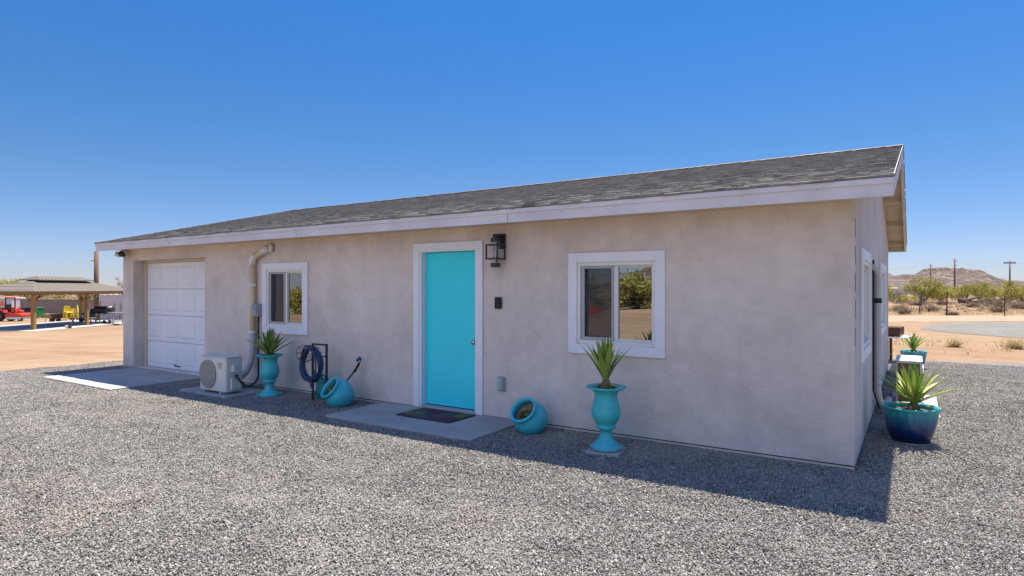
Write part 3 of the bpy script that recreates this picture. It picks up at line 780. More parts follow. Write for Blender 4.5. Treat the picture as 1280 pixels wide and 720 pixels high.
# ------------------------------------------------------------------ condensers
def condenser(loc, rz, label, w=.70, h=.50, d=.27, logo=True):
    t=empty('air_conditioner',loc,rz,label,'air conditioner','outdoor condenser units')
    b=MB(); b.rbox(0,w,0,d,.03,.03+h,.018); b.build('casing',MAT['acwhite'],t)
    b=MB(); b.rbox(-.006,w+.006,-.006,d+.006,.03+h,.045+h,.02); b.build('lid',MAT['acwhite'],t)
    cx,cz,r=w*.33,.03+h*.49,h*.42
    b=MB(); b.smooth=False; b.lathe([(0,.001),(r,.001),(r,.004),(r*.99,.008),(r*.94,.008)],36,Matrix.Translation((cx,0,cz))@Matrix.Rotation(R(90),4,'X')); b.build('fan_recess',MAT['dark'],t)
    g=MB()
    for k in range(-11,12):
        x=k*r*.083; hh=math.sqrt(max(0,(r*.95)**2-x*x)); g.box(cx+x-.006,cx+x+.006,-.016,-.010,cz-hh,cz+hh)
    for k in range(-3,4):
        z=k*r*.27; hh=math.sqrt(max(0,(r*.95)**2-z*z)); g.box(cx-hh,cx+hh,-.019,-.0165,cz+z-.004,cz+z+.004)
    ring=[(cx+r*.965*math.cos(a),-.012,cz+r*.965*math.sin(a)) for a in [2*math.pi*i/36 for i in range(37)]]
    g.tube(ring,.010,6,False); g.build('fan_grille',MAT['acgrille'],t)
    f=MB(); f.bar((cx,-.008,cz-.001),(cx,-.002,cz),.045,16); 
    for k in range(3):
        a=k*2.094; f.add([(cx+.04*math.cos(a),-.0085,cz+.04*math.sin(a)),(cx+r*.85*math.cos(a-.3),-.0085,cz+r*.85*math.sin(a-.3)),(cx+r*.85*math.cos(a+.3),-.0085,cz+r*.85*math.sin(a+.3))],[(0,1,2)])
    f.build('fan',MAT['acgrille'],t)
    if logo:
        b=MB(); x=w*.70; z=h*.80
        b.mi=0
        b.add([(x,-.002,z+.03),(x+.03,-.002,z+.03),(x+.015,-.002,z+.06)],[(0,1,2)])
        b.box(x+.04,x+.062,-.003,-.001,z+.03,z+.058); b.box(x+.01,x+.035,-.003,-.001,z,z+.018)
        b.mi=1
        for k in range(3): b.box(x+.07,x+.105,-.003,-.001,z+.03+k*.011,z+.036+k*.011)
        b.box(x+.045,x+.10,-.003,-.001,z+.002,z+.016); b.box(x,x+.11,-.003,-.001,z-.022,z-.013)
        b.build('maker_mark',[MAT['logo'],MAT['logogrey']],t)
    s=MB(); s.rbox(w+.001,w+.03,d*.25,d*.9,.06,.03+h*.42,.012); s.rbox(w+.001,w+.05,d*.30,d*.55,.03+h*.58,.03+h*.80,.012); s.rbox(w+.001,w+.018,d*.62,d*.88,.03+h*.55,.03+h*.86,.006)
    s.build('valve_cover',MAT['acwhite'],t)
    s=MB(); s.smooth=True
    for k in range(2): s.tube([(w+.03,d*.5+k*.03,.03+h*.48)]+arc_pts((w+.05,d*.5,.03+h*.46),(w+.14,d*.5,.2),(w+.16,d*.75,.10+k*.03),6),.013+.004*k,8)
    s.build('refrigerant_line',MAT['rubber'],t)
    # coil guard on the open end
    c=MB()
    for k in range(9): c.box(-.004,-.0005,.03+k*.026,.038+k*.026,.06,h)
    c.box(-.0025,-.0003,.02,d-.02,.05,h+.01); c.build('coil_guard',MAT['darkwood'],t)
    for x in (.10,w-.14):
        q=MB(); q.box(x,x+.05,-.02,d+.02,0,.03); q.build('foot',MAT['greyframe'],t,bevel=.003)
    return t
condenser((-8.62,-.89,.05),0,'white wall-side condenser with round fan grille near the garage door',w=.67)
condenser((.52,3.55,.05),R(90),'white condenser beside the end wall behind the navy pot',w=.80,h=.55,d=.29,logo=False)
def end_duct():
    t=empty('line_set_pipe',(.055,2.72,0),0,'grey pipe cover down the end wall between its two windows','pipe')
    m=MB(); m.smooth=True
    m.tube([(-.05,-.12,1.86)]+arc_pts((-.05,-.10,1.86),(0,0,1.84),(0,0,1.66),6)+[(0,0,.45)]+arc_pts((0,0,.40),(0,0,.16),(.08,.18,.13),6)+[(.10,.55,.16)],.040,12); m.build('pipe_run',MAT['pipegrey'],t)
    m=MB(); m.smooth=True; m.tube([(0,0,1.42),(0,0,1.48)],.046,12); m.build('coupling',MAT['rubber'],t)
    m=MB(); m.smooth=True; m.tube([(-.04,-.10,1.95),(-.04,-.08,1.2),(-.04,-.08,.35),(.02,-.1,.14),(.1,.2,.10)],.011,8); m.build('cable',MAT['rubber'],t)
end_duct()

# ------------------------------------------------------------------ plants in pots
def blade(mb, base, az, lean, L, W, curve, tint, segs=7, twist=0):
    d=Vector((math.cos(az),math.sin(az),0)); side=Vector((-math.sin(az),math.cos(az),0))
    p=Vector(base); ang=lean
    pts=[]
    for i in range(segs+1):
        t=i/segs
        w=W*(.55+1.3*t if t<.3 else .94*(1-((t-.3)/.7)**1.7))+.0006
        dr=d*math.sin(ang)+Vector((0,0,1))*math.cos(ang); nrm=d*math.cos(ang)-Vector((0,0,1))*math.sin(ang)
        pts.append((p-side*w*.5-nrm*w*.22, p.copy(), p+side*w*.5-nrm*w*.22))
        p=p+dr*(L/segs); ang+=curve/segs
    b=[q for r in pts for q in r]; fs=[]
    for i in range(segs):
        fs+=[(i*3,i*3+1,i*3+4,i*3+3),(i*3+1,i*3+2,i*3+5,i*3+4)]
    mb.tint=tint; mb.smooth=True; mb.add(b,fs)
def agave(name, loc, label, n, L, W, leans, seed, deep=False, stem=0, up=.0, extra=(), cat='plant'):
    g=random.Random(seed)
    t=empty(name,loc,0,label,cat)
    m=MB()
    for i in range(n):
        f=i/(n-1); lean=leans[0]+(leans[1]-leans[0])*f**1.1+g.uniform(-.08,.08)
        az=i*2.39996+g.uniform(-.2,.2)
        blade(m,(.02*math.cos(az)*f,.02*math.sin(az)*f,stem+.01*(1-f)),az,lean,L*g.uniform(.8,1.08)*(1-.12*(1-f)),W*g.uniform(.8,1.15),g.uniform(-.05,.45)*(.3+f),min(1,max(0,.25+.35*f+g.uniform(-.3,.35))))
    for q in range(max(3,n//9)):
        blade(m,(.03*math.cos(q*2.1),.03*math.sin(q*2.1),max(.02,stem*.6)),q*2.1+seed,g.uniform(1.1,1.5),L*g.uniform(.35,.55),W*.7,g.uniform(.5,1.3),1.0)
    for az,lean,l,cv in extra: blade(m,(0,0,stem),az,lean,l,W,cv,.55)
    m.build('leaves',MAT['agavedeep' if deep else 'agave'],t)
    s=MB(); s.smooth=True
    h=max(stem,.04); s.lathe([(.0,-.06),(.055,-.06),(.062,0),(.05,h*.6),(.03,h+.02),(0,h+.03)],12)
    s.build('stem',MAT['caudex'],t)
    return t
URN=[(0,0),(.146,0),(.150,.012),(.146,.022),(.132,.030),(.118,.046),(.09,.078),(.068,.11),(.058,.155),(.06,.18),(.082,.195),(.094,.205),(.094,.222),(.084,.23),(.105,.255),(.128,.295),(.139,.34),(.138,.385),(.126,.44),(.113,.48),(.109,.515),(.118,.55),(.148,.575),(.190,.590),(.196,.598),(.192,.606),(.165,.604),(.118,.585),(.105,.555),(.10,.53)]
def urn(loc, label):
    t=empty('urn_planter',loc,0,label,'planter','turquoise urn planters')
    m=MB(); m.smooth=True; m.lathe(URN,40); m.build('urn',MAT['urn'],t)
    s=MB(); s.smooth=True; s.lathe([(0,.565),(.06,.562),(.112,.556)],24); s.build('soil',MAT['soil'],t)
    return t
def saucer(loc, r, label):
    m=MB(); m.smooth=True; m.lathe([(0,.003),(r*.8,.003),(r,.035),(r*1.02,.035),(r*.82,0),(0,0)],36)
    o=m.build('plant_saucer',MAT['saucer']); o.location=loc; tag(o,label,'saucer'); return o
UR=(-2.07,-.62,.0)
def paver():
    m=MB(); m.rbox(-.165,.165,-.165,.165,0,.03,.006); o=m.build('stone_paver',MAT['concrete'],None); o.location=(UR[0],UR[1],.012); o.rotation_euler=(0,0,R(8)); tag(o,'square grey paver under the urn by the larger window','paver')
paver()
saucer((UR[0],UR[1],.043),.165,'clear plastic saucer under the urn by the larger window')
urn((UR[0],UR[1],.047),'turquoise urn on a square paver below the right-hand front window')
m=MB(); m.smooth=True; m.lathe([(0,.004),(.15,.004),(.188,.03),(.194,.03),(.165,0),(0,0)],36); o=m.build('plant_saucer',MAT['urn']); o.location=(-7.56,-.44,.012); tag(o,'turquoise saucer under the urn beside the condenser','saucer')
urn((-7.56,-.44,.017),'turquoise urn beside the condenser below the small front window')
agave('agave_plant',(UR[0],UR[1],.60),'upright sword-leaved plant with a stubby stem in the urn under the right front window',26,.46,.064,(.03,.48),21,False,.10)
agave('agave_plant',(-7.56,-.44,.575),'dark green agave with drooping side leaves in the urn near the condenser',32,.46,.064,(.05,.95),5,True,.03,extra=((R(182),.95,.62,.75),(R(-8),.85,.55,.25),(R(160),1.0,.5,.6)))
def rosettes(loc,label):
    g=random.Random(4); t=MB()
    for k in range(7):
        a=k*.9+.2; c=Vector((.085*math.cos(a),.085*math.sin(a),0))
        for q in range(7): blade(t,c,q*.9+g.random(),g.uniform(.2,.9),g.uniform(.04,.08),.016,.1,g.random(),3)
    o=t.build('small_succulent',MAT['succulent']); o.location=loc; tag(o,label,'plant'); return o
rosettes((UR[0],UR[1],.61),'ring of tiny green succulents around the sword-leaved stem in the urn')

JAR=[(0,0),(.10,0),(.115,.008),(.155,.06),(.182,.12),(.19,.175),(.18,.225),(.155,.265),(.140,.285),(.138,.30),(.150,.308),(.158,.32),(.155,.335),(.143,.34),(.130,.335),(.125,.31),(.13,.28),(.15,.24),(.165,.18)]
def tilted_jar(loc, azim, tilt, s, label, plabel, seed, ptype):
    t=empty('jar_planter',loc,0,label,'planter','tipped turquoise jars')
    d=Matrix.Rotation(azim,4,'Z')@Matrix.Rotation(tilt,4,'Y')@Matrix.Scale(s,4)
    off=Matrix.Translation((0,0,.165*s))@d@Matrix.Translation((0,0,-.165))
    m=MB(); m.smooth=True; m.lathe(JAR,40,off); m.build('jar',MAT['jar'],t)
    so=MB(); so.smooth=True; so.lathe([(0,.255),(.07,.252),(.140,.240)],24,off); so.build('soil',MAT['redgravel'],t)
    g=random.Random(seed); p=MB()
    axis_dir=(off.to_3x3()@Vector((0,0,1))).normalized()
    for k in range(16 if ptype==0 else 26):
        a=g.random()*6.28; r=.075*math.sqrt(g.random())
        base=off@Vector((r*math.cos(a)+(.02),r*math.sin(a),.25))
        q=MB(); blade(q,(0,0,0),g.random()*6.28,g.uniform(.1,.5 if ptype==0 else .9),g.uniform(.08,.13) if ptype==0 else g.uniform(.05,.08),.018 if ptype==0 else .03,.1,g.random(),4)
        p.tint=g.random(); p.smooth=True
        Mr=Vector((0,0,1)).rotation_difference((axis_dir+Vector((0,0,.9))).normalized()).to_matrix().to_4x4()
        p.add([base+(Mr@Vector(v)) for v in q.v], q.f)
    o=p.build('small_succulent',MAT['succulent']); o.location=loc
    tag(o,plabel,'plant')
tilted_jar((-6.03,-.46,.01),R(252),R(52),1.05,'turquoise jar tipped towards the garage beside the hose stand','spiky yellow-green succulent in the tipped jar by the hose stand',3,0)
tilted_jar((-3.09,-.36,.01),R(262),R(48),1.02,'turquoise jar tipped towards the door between doorstep and urn','low rounded succulents in the tipped jar right of the doorstep',9,1)

# ------------------------------------------------------------------ hose stand, hose, watering can
HS=(-6.57,-.34)
def hose_stand():
    t=empty('hose_stand',(HS[0],HS[1],0),R(4),'black metal hose stand against the wall','hose stand')
    m=MB(); r=.012
    for x in(-.135,.135): m.box(x-r,x+r,-r,r,.02,.80)
    m.box(-.135-r,.135+r,-r,r,.80,.824); m.box(-.123,.123,-.008,.008,.64,.656); m.box(-.123,.123,-.008,.008,.10,.116); m.build('frame',MAT['black'],t)
    for x in(-.135,.135):
        f=MB(); f.box(x-r,x+r,-.20,.18,.0,.02); f.build('foot',MAT['black'],t)
    b=MB()
    for y,R0 in ((-.03,.10),(-.13,.115),(-.22,.13)):
        ring=[(-.06+R0*1.25*math.cos(a),y,.70+R0*.9*math.sin(a)) for a in [2*math.pi*i/24 for i in range(25)]]
        b.tube(ring,.004,5,False)
    for k in range(8):
        a=k*math.pi/4; b.bar((-.06+.125*math.cos(a),-.015,.70+.09*math.sin(a)),(-.06+.1625*math.cos(a),-.22,.70+.117*math.sin(a)),.0035,5)
        b.bar((-.06,-.22,.70),(-.06+.1625*math.cos(a),-.22,.70+.117*math.sin(a)),.003,5)
    b.build('basket',MAT['black'],t)
hose_stand()
def hose():
    t=empty('garden_hose',(HS[0],HS[1],0),0,'dark blue garden hose coiled on the black stand','hose')
    g=random.Random(2)
    pts=[]
    for k in range(7):
        rx=g.uniform(.155,.20); rz=g.uniform(.20,.265); cx=-.05+g.uniform(-.03,.045); yy=-.06-.018*k; dz=g.uniform(-.03,.02)
        for i in range(28):
            a=math.pi/2+2*math.pi*i/28
            pts.append(Vector((cx+rx*math.cos(a)*(1-.10*math.sin(a)),yy+.012*math.sin(3*a+k),.56+dz+rz*math.sin(a))))
    # smooth the joins
    for _ in range(3): pts=[pts[0]]+[(pts[i-1]+pts[i]*2+pts[i+1])/4 for i in range(1,len(pts)-1)]+[pts[-1]]
    m=MB(); m.smooth=True; m.tube(pts,.0125,8); m.build('coil',MAT['hose'],t)
    m=MB(); m.smooth=True
    m.tube(arc_pts((-.0,-.17,.32),(.05,-.16,.10),(.22,-.05,.13),10)+arc_pts((.22,-.05,.13),(.36,.05,.18),(.50,.18,.45),10)[1:],.0125,8); m.build('tail',MAT['hose'],t)
    m=MB(); m.smooth=True; m.tube([(.50,.18,.44),(.545,.22,.545)],.019,10); m.build('grip',MAT['rubber'],t)
    m=MB(); m.smooth=True; m.tube([(.545,.22,.545),(.555,.225,.575),(.59,.21,.60)],[.014,.02,.02],10); m.build('nozzle_body',MAT['brass'],t)
    m=MB(); m.smooth=True; m.tube([(.535,.20,.60),(.585,.21,.635)],[.02,.03],12); m.build('nozzle_head',MAT['bluecap'],t)
hose()
def can():
    t=empty('watering_can',(-6.71,-.16,.01),R(160),'green plastic watering can behind the hose stand','watering can')
    m=MB(); m.smooth=True; m.lathe([(0,0),(.10,0),(.105,.01),(.10,.25),(.085,.28),(.07,.285),(.068,.27),(0,.268)],24); m.build('body',MAT['teal_plastic'],t)
    m=MB(); m.smooth=True; m.tube(arc_pts((.08,0,.27),(.03,0,.38),(-.06,0,.33),6)+[(-.13,0,.25),(-.12,0,.12),(-.098,0,.08)],.012,8); m.build('handle',MAT['teal_plastic'],t)
    m=MB(); m.smooth=True; m.tube([(.09,0,.06),(.18,0,.20),(.24,0,.30)],[.025,.016,.012],10); m.tube([(.24,0,.30),(.27,0,.33)],[.014,.04],12); m.build('spout',MAT['teal_plastic'],t)
can()
def doormat():
    x0,x1,y0,y1=-4.88,-4.03,-.60,-.085
    w,h=(x1-x0)/2,(y1-y0)/2
    p=MB(); p.mi=3; p.rbox(-w,w,-h,h,0,.012,.006)
    g=random.Random(5)
    cs=[(-.28,-.05,0,.15),(-.02,.17,1,.16),(.12,-.0,2,.14),(.24,-.16,1,.14),(.36,.12,0,.15),(-.12,-.2,2,.12),(-.38,.2,2,.12),(.02,-.28,0,.08)]
    for cx,cy,mi,Rm in cs:
        r=.025
        while r<Rm:
            nn=int(2*math.pi*r/.026)
            for k in range(nn):
                a=2*math.pi*k/nn; c=Vector((cx+r*math.cos(a),cy+r*math.sin(a)*.95))
                if abs(c.x)>w-.03 or abs(c.y)>h-.03: continue
                own=min(range(len(cs)),key=lambda q:((c.x-cs[q][0])**2+(c.y-cs[q][1])**2)/cs[q][3]**2)
                if cs[own][0]!=cx: continue
                u=Vector((math.cos(a),math.sin(a))); v=Vector((-u.y,u.x)); p.mi=mi
                q=[c-u*.009-v*.005,c+u*.009-v*.0065,c+u*.009+v*.0065,c-u*.009+v*.005]
                p.add([(k2.x,k2.y,.0135) for k2 in q],[(0,1,2,3)])
            r+=.026
    o=p.build('doormat',[MAT['yellowdash'],MAT['reddash'],MAT['greydash'],MAT['mat']]); o.location=((x0+x1)/2,(y0+y1)/2,.0515); o.rotation_euler=(0,0,R(-1)); tag(o,'dark doormat with red, yellow and grey dashed rings','doormat')
doormat()

# ------------------------------------------------------------------ pots at the end wall
def glazed_pot(loc, mat, s, label, sz=1):
    t=empty('glazed_pot',loc,0,label,'planter')
    m=MB(); m.smooth=True
    pr=[(0,0),(.150,0),(.165,.012),(.19,.07),(.215,.15),(.235,.24),(.248,.32),(.252,.345),(.262,.350),(.264,.368),(.255,.374),(.236,.372),(.228,.34),(.22,.30)]
    m.lathe([(r*s,z*sz) for r,z in pr],48); m.build('pot',mat,t)
    q=MB(); q.smooth=True; q.lathe([(0,.335*sz),(.1*s,.333*sz),(.229*s,.322*sz)],24); q.build('soil',MAT['soil'],t)
saucer((.40,1.42,.012),.20,'clear saucer under the navy pot at the house corner')
glazed_pot((.40,1.42,.018),MAT['navyglaze'],1.0,'glossy navy pot with a teal rim at the right corner of the house')
agave('agave_plant',(.43,1.40,.36),'bright green spreading yucca in the navy pot',50,.47,.055,(.02,1.05),13,False,.06)
glazed_pot((.42,8.45,.012),MAT['skyglaze'],.88,'light blue glazed pot beyond the condenser at the back corner',.95)
agave('agave_plant',(.42,8.45,.34),'small bright agave in the light blue pot at the back corner',26,.38,.06,(.05,.8),17,False,.04)
def grill():
    t=empty('charcoal_grill',(-.11,9.55,0),R(-8),'dark box grill with a white side shelf past the back corner of the house','grill')
    m=MB(); m.rbox(-.55,.33,-.25,.25,.60,.78,.02); m.build('firebox',MAT['rust'],t)
    m=MB(); m.box(-.6,.47,-.32,.28,.545,.575); m.build('shelf',MAT['white'],t,bevel=.006)
    for x in(-.5,.06):
        for y in(-.2,.2):
            m=MB(); m.box(x,x+.05,y-.025,y+.025,0,.545); m.build('leg',MAT['black'],t)
    m=MB(); m.box(-.5,.1,-.2,.2,.16,.18); m.build('lower_shelf',MAT['greymetal'],t)
grill()
def coilpipe():
    t=MB(); t.smooth=True
    for k in range(4):
        t.tube([(.02+.02*k,0,.0)]+arc_pts((.02+.03*k,0,.1),(.04+.03*k,0,.33-.03*k),(.28,0,.04),10),.018,8)
    o=t.build('grey_pipe',MAT['pipegrey']); o.location=(.06,7.0,.02); tag(o,'grey bent pipes standing on gravel by the back of the end wall','pipe')
coilpipe()

# ------------------------------------------------------------------ trees and brush
def crown_mesh(name, mat, spread, height, n, seed, leaf, clumps, base=.25):
    g=random.Random(seed); m=MB(); cs=[]
    for k in range(clumps):
        a=g.random()*6.28; r=spread*math.sqrt(g.random())*.78; z=height*(base+(.95-base)*g.random()*(1-.55*(r/spread)**2))
        cs.append((Vector((r*math.cos(a),r*math.sin(a),z)),g.uniform(.18,.36)*spread,g.uniform(-.25,.25)))
    for i in range(n):
        c,rr,tt=g.choice(cs)
        d=Vector((g.gauss(0,1),g.gauss(0,1),g.gauss(0,.75)))*rr*.5
        p=c+d
        if p.z<.1: continue
        s=leaf*g.uniform(.5,1.3)
        u=Vector((g.gauss(0,1),g.gauss(0,1),g.gauss(0,1))).normalized(); v=u.orthogonal().normalized()
        v=(Matrix.Rotation(g.random()*6.28,3,u)@v)
        m.tint=min(1,max(0,.5+tt+g.gauss(0,.22)))
        m.add([p-u*s*.5,p+v*s*.22,p+u*s*.5,p-v*s*.22],[(0,1,2,3)])
    return m,cs
def tree(name, loc, label, cat, mat, spread, height, n, seed, leaf=.16, clumps=16, base=.25, group=None, trunk_r=.09, stems=3, rz=0):
    t=empty(name,loc,rz,label,cat,group)
    m,cs=crown_mesh(name,mat,spread,height,n,seed,leaf,clumps,base)
    g=random.Random(seed+1); w=MB(); w.smooth=True
    for c,rr,tt in cs:
        s=Vector((g.uniform(-.2,.2)*stems*.3,g.uniform(-.2,.2)*stems*.3,-.1)); mid=Vector((c.x*.35+g.uniform(-.1,.1),c.y*.35,c.z*.45))
        w.tube(arc_pts(s,mid,c,4),[trunk_r*.55,trunk_r*.45,trunk_r*.35,trunk_r*.25,trunk_r*.12],5)
    w.build('trunk',MAT['bark'],t); m.build('crown',MAT[mat],t)
    return t
def dry_bush(loc, label, s, seed, group='dry desert shrubs', mat='drybrush', n=260, cat='shrub', flat=.6, name='dry_shrub'):
    g=random.Random(seed); m=MB()
    for i in range(n):
        a=g.random()*6.28; el=math.acos(g.random()**.7)*.95; L=s*g.uniform(.45,1)
        d=Vector((math.cos(a)*math.sin(el),math.sin(a)*math.sin(el),math.cos(el)*flat+.12))
        b=Vector((g.gauss(0,.12)*s,g.gauss(0,.12)*s,0)); p=b+d*L*.5+Vector((g.gauss(0,.06),g.gauss(0,.06),0))*s; e=b+d*L+Vector((g.gauss(0,.1),g.gauss(0,.1),g.gauss(0,.06)))*s
        w=s*.012+.002; sd=Vector((-math.sin(a),math.cos(a),g.uniform(-.5,.5)))*w
        m.tint=g.random()
        m.add([b-sd,b+sd,p+sd*.8,p-sd*.8,e],[(0,1,2,3),(3,2,4)])
        # side twigs
        for q in range(2):
            e2=p+Vector((g.gauss(0,.14),g.gauss(0,.14),abs(g.gauss(0,.12))))*s; m.add([p-sd*.6,p+sd*.6,e2],[(0,1,2)])
    o=m.build(name,MAT[mat]); o.location=loc; tag(o,label,cat,group); return o
def gl(u,ahead): 
    x,y=along(u,ahead); return (x,y,ground_z(x,y))
TG='palo verde trees beyond the fence posts'
tree('palo_verde',gl(1153,70),'tallest yellow-green palo verde with dark bare stems, in front of the hill','tree','paloverde',2.3,3.15,6500,41,.15,22,.22,TG)
tree('palo_verde',gl(1176,72),'rounded palo verde just left of the tallest bare pole','tree','paloverde',1.7,2.5,4200,42,.15,16,.2,TG)
tree('palo_verde',gl(1207,82),'low palo verde to the right of the tallest bare pole','tree','paloverde',2.2,2.1,3600,43,.16,16,.2,TG)
tree('palo_verde',gl(1226,76),'mid-sized palo verde above the pile of dark logs','tree','paloverde',2.3,2.35,3600,44,.16,16,.2,TG)
tree('palo_verde',gl(1259,72),'bushy palo verde in front of the crossarm pole','tree','paloverde',2.1,2.6,4600,45,.15,18,.2,TG)
tree('palo_verde',gl(1281,66),'palo verde cut by the right edge of the picture','tree','paloverde',2.2,2.7,4600,46,.15,18,.2,TG)
tree('palo_verde',gl(1310,70),'palo verde standing outside the right edge of the picture','tree','paloverde',2.2,2.7,2400,47,.15,18,.2,TG)
tree('creosote_bush',gl(1120,66),'grey-green thin bush close to the back corner of the house','bush','mesquite',1.6,1.5,1500,48,.13,12,.1,None,.05)
tree('creosote_bush',gl(1138,62),'low bright green bush left of the tallest palo verde','bush','paloverde',1.3,.95,1300,49,.12,10,.1,None,.04)
tree('creosote_bush',gl(1196,88),'low olive bush at the foot of the tallest bare pole','bush','mesquite',1.8,1.3,1200,50,.14,10,.1,None,.04)
def far_scrub():
    g=random.Random(77); m=MB()
    for k in range(230):
        u=g.uniform(1040,1420); d=g.uniform(95,330); x,y=along(u,d); s=g.uniform(.8,2.0); h=g.uniform(.7,2.2)
        tt=g.uniform(-.3,.3)
        for q in range(70):
            p=Vector((x+g.gauss(0,.5)*s,y+g.gauss(0,.5)*s,h*g.random()**.8)); w=.28*g.uniform(.6,1.4)
            uu=Vector((g.gauss(0,1),g.gauss(0,1),g.gauss(0,1))).normalized(); v=uu.orthogonal().normalized(); m.tint=min(1,max(0,.5+tt+g.gauss(0,.2)))
            m.add([p-uu*w,p+v*w*.5,p+uu*w,p-v*w*.5],[(0,1,2,3)])
    for k in range(420):
        u=g.uniform(1050,1400); d=g.uniform(41,90); x,y=along(u,d); s=g.uniform(.15,.45)
        m.mi=1
        for q in range(26):
            a=g.random()*6.28; L=s*g.uniform(.5,1.1); b=Vector((x+g.gauss(0,.25)*s,y+g.gauss(0,.25)*s,0)); e=b+Vector((math.cos(a)*L*.8,math.sin(a)*L*.8,L*g.uniform(.4,1)))
            sd=Vector((-math.sin(a),math.cos(a),0))*.018; m.tint=g.random(); m.add([b-sd,b+sd,e],[(0,1,2)])
    o=m.build('desert_scrub',[MAT['paloverde'],MAT['drybrush']]); tag(o,'scattered low desert scrub running to the foot of the hill','scrub',kind='stuff')
far_scrub()
def grass():
    g=random.Random(78); m=MB()
    for k in range(900):
        u=g.uniform(1080,1380); d=g.choice([g.uniform(36.5,60),g.uniform(36.5,46),g.uniform(15,19)]) 
        if d<20 and g.random()<.85: continue
        x,y=along(u,d)
        for q in range(10):
            a=g.random()*6.28; L=g.uniform(.06,.22); b=Vector((x+g.gauss(0,.12),y+g.gauss(0,.12),0)); e=b+Vector((math.cos(a)*L*.7,math.sin(a)*L*.7,L)); sd=Vector((-math.sin(a),math.cos(a),0))*.012
            m.tint=g.random(); m.add([b-sd,b+sd,e],[(0,1,2)])
    o=m.build('dry_grass',MAT['drygrass']); tag(o,'sparse straw-coloured grass on the open sand','grass',kind='stuff')
grass()
dry_bush(gl(1192,16.9),'tan tuft of dry brush on the sand left of the straw clump',.42,1,mat='drygrass',n=170)
dry_bush(gl(1268,16.4),'straw-coloured clump of dry brush at the right edge of the sand',.46,2,mat='drygrass',n=260)
dry_bush(gl(1124,42),'greyish dry shrub nearest the back corner of the house',1.0,3)
dry_bush(gl(1130,38),'tan spreading shrub left of the leaning fence post',.9,4)
dry_bush(gl(1165,42),'low brown shrub between the leaning and rusty fence posts',1.0,5)
dry_bush(gl(1190,37),'flat brown shrub at the foot of the rusty fence post',.7,6,flat=.35)
dry_bush(gl(1246,41),'dry shrub left of the thin fence post',1.0,7)
dry_bush(gl(1253,52),'dark twiggy shrub behind the thin fence post',1.5,8)
dry_bush(gl(1238,55),'brown brush spilling round the log pile',1.4,9)
dry_bush(gl(1216,52),'low brown brush in front of the log pile',1.2,10,flat=.4)
dry_bush(gl(1150,58),'low brown brush under the tallest palo verde',1.4,11,flat=.4)
dry_bush(gl(1273,48),'grey brush near the right edge below the trees',1.3,12,flat=.5)
dry_bush(gl(1178,60),'low dark brush under the rounded palo verde',1.3,13,flat=.45)
def logs():
    t=empty('log_pile',gl(1226,57),R(33),'pile of dark dead logs under the desert trees','log pile'); g=random.Random(6)
    for k in range(9):
        m=MB(); a=g.uniform(-.6,.6); z=.15+.16*(k//3); x=g.uniform(-1.6,1.6); L=g.uniform(.6,1.5)
        m.tube([(x-L*math.cos(a),g.uniform(-.4,.4),z+g.uniform(-.1,.2)),(x,0,z+.08),(x+L*math.cos(a),g.uniform(-.4,.4),z+g.uniform(-.05,.5))],[.13,.12,.07],7); m.build('log',MAT['darkwood'],t)
logs()
# fence posts with wire
FP=[(1183,36.6,1.36,.02,'rust','rusty fence post with a red cap in the middle of the wire fence'),(1148,38.5,1.45,.10,'greypole','grey wooden fence post leaning left near the house'),(1255.5,35.5,1.2,.0,'black','thin dark fence post towards the right edge')]
for u,d,h,lean,mt,lb in FP:
    t=empty('fence_post',gl(u,d),0,lb,'fence post'); m=MB(); r=.035 if mt!='black' else .022
    m.tube([(0,0,-.1),(lean*h*.6,lean*.3,h*.5),(lean*h*1.3,lean*.5,h)],[r*1.2,r,r],7); m.build('post',MAT[mt],t)
    if mt=='rust':
        m=MB(); m.box(-.06,.06,-.05,.05,h*.62,h*.72); m.build('red_marker',MAT['red'],t)
    if mt=='greypole':
        m=MB(); m.tube([(.12,0,-.1),(.18,0,h*.8)],.025,6); m.build('brace',MAT['greypole'],t)
def fence_wire():
    m=MB()
    for z in(.35,.7,1.05): m.tube([(*along(1060,43)[:2],z),(*along(1148,38.5)[:2],z),(*along(1183,36.6)[:2],z),(*along(1255.5,35.5)[:2],z),(*along(1400,33)[:2],z)],.003,4)
    o=m.build('fence_wire',MAT['greypole']); tag(o,'thin strands of wire strung between the fence posts','wire')
fence_wire()
# power poles and lines
PG='power poles in front of the hill'
tops=[]
def pole(u,ahead,ztop,label,arm,mt,r):
    x,y=along(u,ahead); t=empty('power_pole',(x,y,0),YAW,label,'power pole',PG)
    m=MB(); m.smooth=True; m.tube([(0,0,-.5),(0,0,ztop)],[r*1.25,r*.8],10); m.build('mast',MAT[mt],t)
    if arm==2:
        m=MB(); m.box(-1.6,1.6,-.09,.09,ztop-.75,ztop-.45); m.build('crossarm',MAT[mt],t)
        for q in(-1.4,-.6,.6,1.4):
            m=MB(); m.bar((q,0,ztop-.45),(q,0,ztop-.2),.06,6); m.build('insulator',MAT['greymetal'],t)
    else:
        for z in(.7,1.7):
            m=MB(); m.bar((0,0,ztop-z),(.55,0,ztop-z+.1),.07,6); m.bar((.55,0,ztop-z+.05),(.55,0,ztop-z+.3),.07,6); m.build('insulator',MAT['greymetal'],t)
    tops.append(Vector((x,y,ztop)))
pole(1163,165,8.2,'bare wooden power pole left of the tallest one','1','greypole',.16)
pole(1193,150,8.8,'tallest bare brown power pole over the bushes','1','pole',.19)
pole(1262,165,9.0,'power pole with a wide crossarm at the right',2,'greypole',.19)
